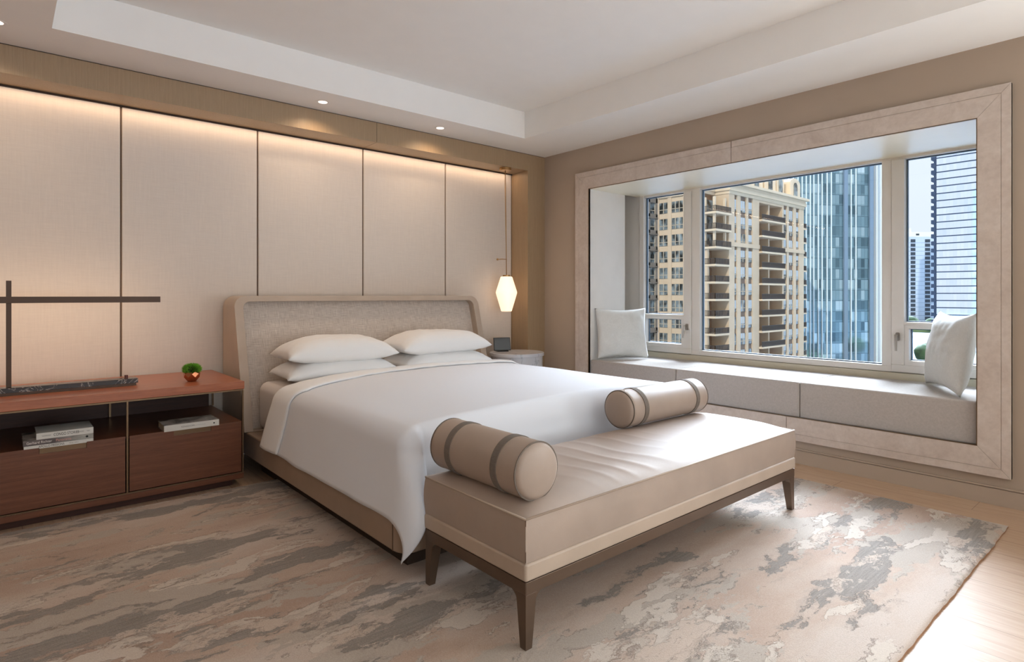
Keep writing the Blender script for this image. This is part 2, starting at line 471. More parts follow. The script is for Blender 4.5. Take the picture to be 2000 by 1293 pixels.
# ------------------------------------------------------------------ the big window
win = bpy.data.objects.new('window_1', None); COL.objects.link(win); win.location = (.78, -2.2, .6); win['kind'] = 'structure'
GX = .80
F0, F1 = .75, .84
fr = M()
fr.box(F0 + .012, F1, -.70, -.46, .60, 2.36)                       # beige infill board
fr.box(F0, F1, -.757, -.70, .655, 2.34)
fr.box(F0 + .001, F1 - .001, -3.90, -.70, .655, .7045); fr.box(F0 + .004, F1 + .001, -3.90, -.70, 2.300, 2.36)
fr.box(F0, F1, -1.436, -1.345, .70, 2.31)                   # first mullion
fr.box(F0, F1, -3.105, -3.037, .70, 2.31)                   # second mullion
fr.box(F0, F1, -3.90, -3.735, .70, 2.31)
fr.build('window_frame', m_frame, win, bevel=.003)
M().box(.735, F1, -3.90, -.46, .595, .652).build('sill_board', m_sillm, win, bevel=.004)
def sash(y0, y1, stile_at, zr, name):
    """side sash: outer stiles, low rail, a small hopper light below"""
    m = M()
    st = .086
    if stile_at == 'lo':   # handle stile on the lower-y side
        m.box(F0 - .012, F1 - .01, y0, y0 + st, .7155, 2.299)
        g0, g1 = y0 + st, y1
    else:
        m.box(F0 - .012, F1 - .01, y1 - st, y1, .7155, 2.299)
        g0, g1 = y0, y1 - st
    m.box(F0 - .012, F1 - .01, y0, y1, .66, .715)
    m.box(F0 - .013, F1 - .011, g0, g1, zr - .016, zr + .006)
    o = m.build(name, m_frame, win, bevel=.003)
    h = M().ring([(g0, .715), (g1, .715), (g1, zr - .016), (g0, zr - .016)], [(g0 + .03, .752), (g1 - .03, .752), (g1 - .03, zr - .045), (g0 + .03, zr - .045)], lambda p, t: (F0 - .006 if t == 0 else F1 - .02, p[0], p[1]))
    h.build('hopper_frame', m_frame, win, bevel=.002)
    M().ring([(g0 + .03, .752), (g1 - .03, .752), (g1 - .03, zr - .045), (g0 + .03, zr - .045)], [(g0 + .037, .759), (g1 - .037, .759), (g1 - .037, zr - .052), (g0 + .037, zr - .052)], lambda p, t: (GX - .004 if t == 0 else GX + .012, p[0], p[1])).build('gasket', m_gasket, win)
    M().ring([(g0, zr + .006), (g1, zr + .006), (g1, 2.302), (g0, 2.302)], [(g0 + .009, zr + .014), (g1 - .009, zr + .014), (g1 - .009, 2.292), (g0 + .009, 2.292)], lambda p, t: (GX - .006 if t == 0 else GX + .016, p[0], p[1])).build('gasket', m_gasket, win)
    M().box(GX, GX + .006, g0 + .005, g1 - .005, zr + .004, 2.305).build('window_pane', m_glass, win)
    M().box(GX, GX + .006, g0 + .033, g1 - .033, .755, zr - .047).build('window_pane', m_glass, win)
    return o
sash(-1.342, -.76, 'lo', 1.048, 'casement_sash')
sash(-3.73, -3.108, 'hi', 1.040, 'casement_sash')
M().ring([(-3.037, .705), (-1.436, .705), (-1.436, 2.302), (-3.037, 2.302)], [(-3.028, .714), (-1.445, .714), (-1.445, 2.292), (-3.028, 2.292)], lambda p, t: (GX - .008 if t == 0 else GX + .016, p[0], p[1])).build('gasket', m_gasket, win)
M().box(GX, GX + .006, -3.03, -1.44, .71, 2.30).build('window_pane', m_glass, win)
def handle(y, tilt, name='window_handle'):
    m = M()
    m.prism(rrect(y - .014, y + .014, .90, .965, .012), lambda p, t: (F0 - .012 - .010 * t, p[0], p[1]))
    m.tube([(F0 - .02, y, .945), (F0 - .05, y, .945), (F0 - .056, y, .94)], .008)
    m.tube([(F0 - .056, y, .95), (F0 - .058, y + tilt*.5, .89), (F0 - .056, y + tilt, .825)], [.010, .009, .007])
    m.build(name, m_silver, win, smooth='auto')
handle(-1.299, .02); handle(-3.151, .0)
# far wall of the nook outside face / facade of this building (stands around the openings)
e = M()
m_ext = plain('outside_wall_render', (150, 140, 130), .8)
e.box(.84, 1.0, -12, -3.9, -3, 6).box(.84, 1.0, -.46, 6, -3, 6).box(.84, 1.0, -3.9, -.46, -3, .6).box(.84, 1.0, -3.9, -.46, 2.36, 6)
# reveals closing the gap between the room wall and the outside wall
e2 = M().box(.121, .84, -4.0, -3.885, .262, 2.41).box(.121, .84, -.453, -.40, .262, 2.41).box(.121, .84, -4.0, -.4, .2, .262).box(.121, .84, -4.0, -.4, 2.41, 2.5)
e = M()
e.box(.84, 1.0, -4.6, -3.9, -3, 6).box(.84, 1.0, -.46, 6, -3, 6).box(.84, 1.0, -3.9, -.46, -3, .6).box(.84, 1.0, -3.9, -.46, 2.36, 6)
struct(e.build('wall_outside', m_ext)); struct(e2.build('wall_reveal', m_ext))
# second window, unseen, added with its lamp to brighten the room
added_win2 = bpy.data.objects.new('added_window_2', None); COL.objects.link(added_win2); added_win2.location = (.06, -6.2, .3); added_win2['kind'] = 'structure'
M().ring([(-7.4, .3), (-5.0, .3), (-5.0, 2.5), (-7.4, 2.5)], [(-7.33, .37), (-5.07, .37), (-5.07, 2.43), (-7.33, 2.43)], lambda p, t: (.02 if t == 0 else .1, p[0], p[1])).box(.02, .1, -6.24, -6.16, .37, 2.43).build('window_frame', m_frame, added_win2)
M().box(.055, .061, -7.33, -5.07, .37, 2.43).build('window_pane', m_glass, added_win2)

added_win3 = bpy.data.objects.new('added_window_3', None); COL.objects.link(added_win3); added_win3.location = (-3.7, YN, .3); added_win3['kind'] = 'structure'  # third window, unseen, added behind the camera for frontal fill
M().ring([(-5.8, .3), (-1.6, .3), (-1.6, 2.5), (-5.8, 2.5)], [(-5.73, .37), (-1.67, .37), (-1.67, 2.43), (-5.73, 2.43)], lambda p, t: (p[0], YN - .02 if t == 0 else YN - .1, p[1])).box(-3.74, -3.66, YN - .1, YN - .02, .37, 2.43).build('window_frame', m_frame, added_win3)
M().box(-5.73, -1.67, YN - .061, YN - .055, .37, 2.43).build('window_pane', m_glass, added_win3)

# ------------------------------------------------------------------ rug
def rug_mesh():
    x0, x1, y0, y1, h = -5.4, -.40, -4.0, -.60, .016
    nx, ny = 250, 170
    m = M()
    def top(u, v):
        x = x0 + (x1-x0)*u; y = y0 + (y1-y0)*v
        e = min(u, 1-u)*(x1-x0); f = min(v, 1-v)*(y1-y0); d = min(e, f)
        # slightly wavy cut edge
        if v == 0: y += .006*noise.noise((x*3, 0, 0)) + .006*noise.noise((x*11, 2, 0))
        z = h - .006*max(0, 1-d/.02)
        z += .0018*noise.noise((x*6, y*9, 1))
        return (x, y, z)
    m.grid(top, nx, ny)
    # skirt
    n = len(m.v)
    def loop():
        L = []
        for i in range(nx+1): L.append(i*(ny+1))
        for j in range(1, ny+1): L.append(nx*(ny+1)+j)
        for i in range(nx-1, -1, -1): L.append(i*(ny+1)+ny)
        for j in range(ny-1, 0, -1): L.append(j)
        return L
    L = loop()
    for k in L: m.v.append((m.v[k][0], m.v[k][1], .0005))
    m.cur = 1
    for a in range(len(L)):
        b_ = (a+1) % len(L); m.face((L[a], L[b_], n+b_, n+a))
    return m
m_rugedge = plain('rug_binding', (150, 112, 84), .95, 0, .15, 60)
r_ = rug_mesh().build('area_rug', [m_rug, m_rugedge], None, fix=True)
for p in r_.data.polygons:
    if p.material_index == 0: p.use_smooth = True
tag(r_, 'large beige and grey abstract streaked rug under the bed and bench', 'rug')

# ------------------------------------------------------------------ walnut console
def console():
    t = thing('media_console', 'long low walnut console with open shelf and drawers beside the bed', 'console', (-4.4, -.2, 0))
    X1, X0, YF, YB = -3.28, -5.25, -.55, .245
    M().box(X0, X1, YF, YB, .634, .684).build('worktop', m_cab_top, t, bevel=.003)
    M().box(X0, X1 - .006, YF + .003, YB, .624, .633).box(X0, X1, YF + .002, YF + .014, .082, .089).build('metal_inlay', m_bronze, t)
    xs = [-5.24, -4.585, -3.934, -3.289]
    for x in (xs[1], xs[2], xs[3]):
        M().box(x - .0045, x + .0045, YF + .002, YF + .016, .089, .624).build('front_post', m_bronze, t)
        M().box(x - .006, x + .006, YB - .06, YB - .046, .42, .624).build('rear_post', m_bronze, t)
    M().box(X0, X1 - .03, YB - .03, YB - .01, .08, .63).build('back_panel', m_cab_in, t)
    M().box(X0, X1 - .008, YF + .024, YB, .405, .416).build('shelf', m_cab, t)
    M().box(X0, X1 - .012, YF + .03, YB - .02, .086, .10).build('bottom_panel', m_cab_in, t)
    M().box(X1 - .026, X1 - .010, YF + .022, YB - .01, .09, .405).build('side_panel', m_cab, t)
    M().box(X0, X1 - .004, YF, YB, .046, .081).build('base_rail', m_cab, t, bevel=.002)
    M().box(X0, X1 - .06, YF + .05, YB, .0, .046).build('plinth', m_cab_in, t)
    for (a, b_) in ((xs[0] , xs[1]), (xs[1], xs[2]), (xs[2], xs[3])):
        a += .010; b_ -= .010; z0, z1 = .093, .421; cx = (a + b_)/2 - .005; hw = .105 ; n = .034
        # drawer front with a notch cut out of the top edge for the pull
        hx0, hx1 = cx - hw + .03, cx + hw + .03
        pts = [(a, z0), (b_, z0), (b_, z1), (hx1, z1), (hx1, z1 - n), (hx0, z1 - n), (hx0, z1), (a, z1)]
        d = M().prism(pts, lambda p, q: (p[0], YF + .003 + .019*q, p[1])).build('drawer_front', m_cab, t, bevel=.0015)
        M().box(hx0 + .001, hx1 - .001, YF + .010, YF + .022, z1 - n, z1 - .003).build('recessed_pull', m_bronze, d)
    return t
console()

# books
def title(text, size, loc, mat, parent, rz=0, stretch=1.0, name='spine_title', align='LEFT'):
    cu = bpy.data.curves.new(name, 'FONT'); cu.body = text; cu.size = size; cu.extrude = .0002; cu.align_x = align; cu.align_y = 'CENTER'
    tmp = bpy.data.objects.new('tmp_text', cu); COL.objects.link(tmp)
    dg = bpy.context.evaluated_depsgraph_get(); me = bpy.data.meshes.new_from_object(tmp.evaluated_get(dg))
    bpy.data.objects.remove(tmp)
    me.materials.clear(); me.materials.append(mat)
    for v in me.vertices: v.co.x *= stretch
    me.transform(Matrix.Rotation(PI/2, 4, 'X'))
    o = bpy.data.objects.new(name, me); COL.objects.link(o); o.parent = parent
    o.location = Vector(loc); return o
m_ink = plain('black_ink', (24, 22, 22), .6); m_inkw = plain('white_ink', (226, 218, 214), .6); m_inkr = plain('pink_ink', (206, 150, 140), .6); m_inkg = plain('grey_ink', (128, 126, 122), .6)
m_page = plain('book_pages', (196, 182, 160), .9)
def cover_photo():
    t = NT('printed_cover'); a = t.noise(t.mp(), 16, 6, .6, .6)
    t.set(t.ramp(a, [(.35, lin((60, 56, 56))), (.48, lin((158, 152, 146))), (.7, lin((206, 200, 192)))]), .4); return t.m
def spine_photo():
    t = NT('printed_spine'); a = t.noise(t.mp((14, 14, 60)), 1, 5, .6, .3)
    sp = t.n('ShaderNodeSeparateXYZ'); t.l(t.tc.outputs['Object'], sp.inputs[0])
    c1 = t.ramp(a, [(.3, lin((70, 62, 62))), (.7, lin((104, 92, 90)))]); c2 = t.ramp(a, [(.3, lin((128, 128, 122))), (.7, lin((176, 172, 164)))])
    f = t.n('ShaderNodeMapRange'); t.l(sp.outputs[0], f.inputs[0]); f.inputs[1].default_value = -.02; f.inputs[2].default_value = .10
    t.set(t.mix(f.outputs[0], c1, c2), .4); return t.m
def book(label, x0, x1, yf, depth, z, th, rz, cover, spine, group=None):
    """spine faces -y; local frame centred on the book's base"""
    cx, cy = (x0+x1)/2, yf + depth/2; w = (x1-x0)
    t = thing('book', label, 'book', (cx, cy, z), rz, group)
    M().box(-w/2 + .003, w/2 - .003, -depth/2 + .004, depth/2 - .004, .0025, th - .0025).build('pages', m_page, t, local=True)
    m = M().box(-w/2, w/2, -depth/2, depth/2, 0, .0025).box(-w/2, w/2, -depth/2, depth/2, th - .0025, th)
    m.build('cover', cover, t, local=True, bevel=.0006)
    M().box(-w/2, w/2, -depth/2 - .001, -depth/2 + .003, 0, th).build('spine', spine, t, local=True, bevel=.0006)
    return t, w, depth
m_bw = plain('white_cover', (208, 206, 200), .5); m_bg = plain('grey_white_cover', (186, 184, 178), .5)
SZ = .4162
b1, w, d = book('thin white hardback at the bottom of the three-book stack', -4.405, -4.098, -.545, .24, SZ, .020, 0, m_bw, m_bw, 'books on the console shelf')
title('APOLLO MISSIONS', .0165, (-w/2 + .062, -d/2 - .0013, .010), m_ink, b1, stretch=.82)
title('PAUL HALL', .009, (-w/2 + .195, -d/2 - .0013, .010), m_inkg, b1)
b2, w, d = book('dark grey hardback in the middle of the three-book stack', -4.408, -4.098, -.545, .25, SZ + .0202, .029, 0, cover_photo(), spine_photo(), 'books on the console shelf')
title('Gerhard Richter', .019, (-w/2 + .014, -d/2 - .0013, .0145), m_inkw, b2, stretch=.86)
title('Panorama', .019, (-w/2 + .140, -d/2 - .0013, .0145), m_inkr, b2, stretch=.9)
M().lathe([(.006, 0), (.006, .0006)], (w/2 - .03, -d/2 - .0018, .0145), 12, axis='y').build('logo', m_ink, b2, local=True)
b3, w, d = book('thick white book on top of the three-book stack', -4.352, -4.098, -.545, .22, SZ + .0494, .034, 0, m_bg, m_bw, 'books on the console shelf')
title('CONGO STORIES', .022, (-w/2 + .074, -d/2 - .0013, .017), m_ink, b3, stretch=.66)
for (x, l) in ((.022, .042), (.175, .036), (.222, .016)):
    M().box(-w/2 + x, -w/2 + x + l, -d/2 - .0014, -d/2 - .001, .0185, .0200).box(-w/2 + x + .003, -w/2 + x + l - .002, -d/2 - .0014, -d/2 - .001, .0145, .0160).build('small_print', m_inkg, b3, local=True)
b4, w, d = book('grey and white book lying alone on the shelf near the bed', -3.745, -3.435, -.548, .19, SZ, .038, 0, cover_photo(), m_bw, 'books on the console shelf')
title('KINGDOM', .014, (-.062, -d/2 - .0013, .019), m_inkg, b4, stretch=1.1)
M().lathe([(.0045, 0), (.0045, .0006)], (w/2 - .03, -d/2 - .0018, .019), 12, axis='y').build('logo', m_ink, b4, local=True)
M().box(.0, .075, -d/2 - .0014, -d/2 - .001, .0185, .0195).build('small_print', m_inkg, b4, local=True)

# ------------------------------------------------------------------ bronze bar lamp on marble base
def bar_lamp():
    t = thing('table_lamp', 'bronze cross-bar table lamp on a long dark marble base, on the console', 'lamp', (-4.46, -.25, .684))
    M().box(-4.95, -3.852, -.290, -.205, .684, .700).build('base_plate', m_lamp, t)
    M().box(-4.95, -3.842, -.295, -.200, .700, .728).build('marble_base', m_marble_dark, t, bevel=.001)
    M().box(-4.476, -4.452, -.256, -.244, .728, 1.334).build('post', m_lamp, t, bevel=.001)
    M().box(-5.20, -3.716, -.275, -.245, 1.206, 1.243).build('light_bar', m_lamp, t, bevel=.001)
    M().box(-5.19, -3.73, -.2445, -.2425, 1.215, 1.234).build('light_diffuser', emit('lamp_diffuser', (255, 214, 178), 2.0), t)
    M().lathe([(.010, 0), (.010, .020)], (-3.90, -.25, .728), 16).build('dimmer_knob', plain('dark_red_knob', (96, 48, 40), .4), t)
bar_lamp()

# moss plant in a faceted copper bowl
def planter():
    P0 = (-3.545, -.33, .684)
    t = thing('potted_moss_plant', 'small round green moss plant in a faceted copper bowl', 'plant', P0)
    m = M(); seg = 7
    rings = [(.026, 0, 0), (.047, .030, .5), (.050, .052, 0), (.044, .066, .5)]
    vs = []
    for (r, h, o) in rings:
        vs.append([(P0[0] + r*math.cos(2*PI*(i+o)/seg), P0[1] + r*math.sin(2*PI*(i+o)/seg), P0[2] + h) for i in range(seg)])
    for k in range(len(vs) - 1):
        for i in range(seg):
            j = (i+1) % seg
            if rings[k][2] == 0:
                m.poly([vs[k][i], vs[k][j], vs[k+1][i]]); m.poly([vs[k][j], vs[k+1][j], vs[k+1][i]])
            else:
                m.poly([vs[k][i], vs[k+1][j], vs[k+1][i]]); m.poly([vs[k][i], vs[k][j], vs[k+1][j]])
    m.poly(vs[0]); m.poly(vs[-1])
    m.build('copper_bowl', m_copper, t)
    g = M(); c0 = Vector((P0[0], P0[1], P0[2] + .079)); R = (.056, .056, .037)
    g.grid(lambda u, v: (c0.x + R[0]*.82*math.sin(PI*v)*math.cos(2*PI*u), c0.y + R[1]*.82*math.sin(PI*v)*math.sin(2*PI*u), c0.z + R[2]*.82*math.cos(PI*v)), 24, 14, cu=True)
    g.cur = 1
    for i in range(1500):
        a = random.uniform(0, 2*PI); ct = random.uniform(-.55, 1); st = math.sqrt(1-ct*ct)
        d = Vector((st*math.cos(a), st*math.sin(a), ct))
        p = c0 + Vector((d.x*R[0], d.y*R[1], d.z*R[2]))*.8
        q = c0 + Vector((d.x*R[0], d.y*R[1], d.z*R[2]))*random.uniform(1.0, 1.22) + Vector((0, 0, .003))
        s_ = d.orthogonal().normalized()*.0016; s2 = d.cross(s_)
        g.poly([p + s_, p - s_, q]); g.poly([p + s2, p - s2, q])
    g.build('foliage', [m_moss_d, m_moss], t, fix=False)
planter()

# ------------------------------------------------------------------ bed
HT = 1.247
def yw(z): return -.035 - .27 * (HT - z)          # raked front edge of the wings
def bed():
    t = thing('bed', 'king-size bed with beige leather frame and upholstered winged headboard', 'bed', (-2.08, -1.2, 0))
    XA, XB = -3.205, -.955
    # headboard shell: U-shaped surround, raked front, upright back
    out = [(XA, .125), (XB, .125)]
    top = rrect(XA, XB, .284, HT, (.085, .085, .001, .001), 8)
    inn = rrect(XA + .062, XB - .062, .290, HT - .042, (.055, .055, .001, .001), 8)
    m = M(); m.ring(top, inn, lambda p, q: (p[0], yw(p[1]) if q == 0 else .235, p[1]))
    m.build('headboard_frame', m_hbleather, t, bevel=.022, seg=5)
    pn = M(); ix0, ix1, iz0, iz1 = XA + .055, XB - .055, .284, HT - .036
    def pf(u, v):
        x = ix0 + (ix1-ix0)*u; z = iz0 + (iz1-iz0)*v
        puff = .018*(1 - abs(2*u-1)**10)*(1 - abs(2*v-1)**8)
        return (x, yw(z) + .078 - puff, z)
    pn.grid(pf, 60, 30)
    n = len(pn.v)
    pn.box(ix0, ix1, .14, .2, iz0, iz1)
    pn.build('headboard_panel', m_hbfabric, t, smooth='auto')
    # side and foot rails as one rounded ring
    ro = rrect(-3.19, -.97, -2.42, .23, (.02, .02, .075, .075), 8); ri = rrect(-3.06, -1.10, -2.29, .05, (.01, .01, .02, .02), 8)
    m = M().ring(ro, ri, lambda p, q: (p[0], p[1], .12 if q == 0 else .283))
    m.build('bed_rail', m_bedleather, t, bevel=.012, seg=4)
    M().tube([(-3.1915, -2.345, .125), (-3.1915, -2.345, .272)], .0022, 6).build('rail_seam', m_seam, t)
    M().box(-3.09, -1.07, -2.30, -.3, 0.0, .12).build('plinth', m_dark, t)
    M().box(-3.06, -1.10, -2.29, -.15, .13, .27).build('slatted_base', m_dark, t)
    # mattress
    pts = rrect(-3.085, -1.075, -2.30, -.185, .07, 6)
    mm = M().prism(pts, lambda p, q: (p[0], p[1], .275 if q == 0 else .625))
    mm.build('mattress', m_mattress, t, bevel=.065, seg=6)
    return t
bed()

# duvet: a cloth laid over a box, hanging at both sides and at the foot, with a pointed corner
def drape(x0, x1, y0, y1, ztop, A, B, off=0.0, crown=.035, seed=0, taper_head=True, rc=.10, nx=120, ny=110, flare=.03, thick=.02):
    """x0..x1 top width (outer planes), y1 head edge, y0 foot plane; A side drop length, B foot drop length"""
    xi0, xi1, yi = x0 + rc, x1 - rc, y0 + rc
    q = rc * PI / 2
    La, Lb = q + A, q + B
    W = (xi1 - xi0); Ht = (y1 - yi)
    def g(d):
        if d <= 0: return 0, 0
        if d < q: a = d / rc; return rc*math.sin(a), rc*(1-math.cos(a))
        return rc + flare*(d-q)/max(A, .01), rc + (d - q)
    def pos(s, b):
        # s: -La .. W+La across ; b: 0..Ht+Lb along towards the foot
        ox = -1 if s < 0 else (1 if s > W else 0)
        a = -s if s < 0 else (s - W if s > W else 0)
        f = b - Ht if b > Ht else 0
        x = xi0 + min(max(s, 0), W); y = y1 - min(b, Ht)
        if a > 0 and f > 0:
            r = math.hypot(a, f); ph = math.atan2(f, a); o, dn = g(r)
            ox_, oy_ = o*math.cos(ph)*ox, -o*math.sin(ph)
            hang = max(0, r - q)
            L = .30*hang*math.sin(PI*min(1, r/(q + .46)))*1.5*math.sin(2*ph)**.8
            x += ox_ + ox * .012*math.sin(2*ph)*min(1, hang/.1); y += oy_ - L*.9
            z = ztop - dn
        elif a > 0:
            o, dn = g(a); x += ox*o; z = ztop - dn
        elif f > 0:
            o, dn = g(f); y -= o*.6; z = ztop - dn
        else: z = ztop
        # crown and soft undulation
        if 0 <= s <= W or a < q:
            u = min(max(s/W, 0), 1)
            z += crown*math.sin(PI*u)**.6 * (1 if f == 0 else max(0, 1 - f/q))
        k = .006
        hangf = max(0, a - q)
        z += k*noise.noise((x*2.3 + seed, y*2.1, 0)) * (1 if dnz(a, f, q) else .2)
        if hangf > 0: x += ox*(.010*noise.noise((y*4.5 + seed, z*1.5, 3)))*min(1, hangf/.1)
        x += off*(ox if a > 0 else 0)*.9; z += off
        return (x, y, z)
    return pos, W, Ht, La, Lb
def dnz(a, f, q): return a < q*.6 and f < q*.6

pos, W, Ht, La, Lb = drape(-3.155, -.985, -2.40, -.72, .655, .30, .27, flare=.045)
def head(s, L):
    return .03 + .16*(1 + s/L) if s < 0 else .19*math.exp(-s/.45)
def seam(s, L):
    return .33 + .13*(1 + s/L) if s < 0 else .14 + .32*math.exp(-s/.5)
dv = M()
def duv(u, v):
    s = -La + (W + 2*La)*u
    # head edge runs a little obliquely
    b0 = head(s, La) + .05 - .12; b = b0 + (Ht + Lb - b0)*v
    if s < -La + .02 or s > W + La - .02: s += .008*noise.noise((b*3.1, 3.3, s*.1))
    return pos(s, b)
dv.grid(duv, 150, 120)
o = dv.build('duvet', m_duvet, None, smooth=True, fix=True)
sd = o.modifiers.new('thick', 'SOLIDIFY'); sd.thickness = .016; sd.offset = -1
tag(o, 'white duvet draped over the bed with a pointed corner at its foot', 'duvet')

# turned-down sheet band
pos2, W2, Ht2, La2, Lb2 = drape(-3.160, -.980, -2.40, -.60, .662, .30, .27, flare=.045)
sb = M()
def shf(u, v):
    s = -La2 + (W2 + 2*La2)*u
    e0 = head(s, La2); e1 = seam(s, La2)
    b = e0 + (e1 - e0)*v
    p = Vector(pos2(s, b))
    lift = .012*math.sin(PI*v)**.5 + .004
    if s < 0: k = min(1, -s/.16); p.x -= lift*k; p.z += lift*(1-k)
    elif s > W2: p.x += lift*min(1, (s-W2)/.16)
    else: p.z += lift
    p.z += .004*noise.noise((p.x*7, p.y*14, 5))
    return p
sb.grid(shf, 150, 16)
o = sb.build('folded_sheet', m_sheet, None, smooth=True)
sd = o.modifiers.new('thick', 'SOLIDIFY'); sd.thickness = .010; sd.offset = -1
tag(o, 'white top sheet turned down in a band across the bed below the pillows', 'sheet')

def pillow(name, label, cat, w, d, T, loc, rz=0, mat=None, group=None, rx=0, ear=.05, sag=0, stand=False, n=36, seed=0):
    t = M(); FA, FB = (2.6, 2.6) if stand else (3.4, 3.6)
    def pt(u, v, sgn):
        a, b_ = 2*u-1, 2*v-1
        # pinched outline: edges bow inward between the corners
        ex = 1 - ear*(1 - b_*b_)**1.0; ey = 1 - ear*1.3*(1 - a*a)**1.0
        x = a*ex*w/2; y = b_*ey*d/2
        h = T/2 * (max(0, 1-abs(a)**FA))**.60 * (max(0, 1-abs(b_)**FB))**.55
        wr = .010*noise.noise((a*2.2 + seed, b_*2.2, 1.7*sgn)) + .006*noise.noise((a*6 + seed, b_*5, 4))
        z = sgn*(h + wr*min(1, h/(T*.18)))
        if sgn < 0: z *= (.75 if not stand else 1)
        z -= sag*(abs(a)**3 + abs(b_)**3)*.5
        return (x, y, z)
    if stand: tr = lambda p: (p[0], -p[2], p[1])
    else: tr = lambda p: p
    N = n
    t.grid(lambda u, v: tr(pt(u, v, 1)), N, N); t.grid(lambda u, v: tr(pt(u, v, -1)), N, N)
    o = t.build(name, mat or m_sheet, None, smooth=True)
    bm = bmesh.new(); bm.from_mesh(o.data); bmesh.ops.remove_doubles(bm, verts=bm.verts, dist=.0008); bmesh.ops.recalc_face_normals(bm, faces=bm.faces); bm.to_mesh(o.data); bm.free()
    for p in o.data.polygons: p.use_smooth = True
    o.location = loc; o.rotation_euler = (rx, 0, rz)
    return tag(o, label, cat, group)
G = 'white pillows stacked on the bed'
pillow('bed_pillow', 'lower white pillow of the stack on the console side of the bed', 'pillow', .86, .50, .18, (-2.60, -.450, .706), -.05, group=G, seed=1, sag=.03)
pillow('bed_pillow', 'upper white pillow of the stack on the console side of the bed', 'pillow', .83, .50, .22, (-2.60, -.440, .842), -.06, group=G, seed=5, sag=.03)
pillow('bed_pillow', 'lower white pillow of the stack on the window side of the bed', 'pillow', .89, .50, .18, (-1.69, -.430, .708), .0, group=G, seed=9, sag=.03)
pillow('bed_pillow', 'upper white pillow of the stack on the window side of the bed', 'pillow', .88, .50, .22, (-1.70, -.415, .848), .0, group=G, seed=13, sag=.03)

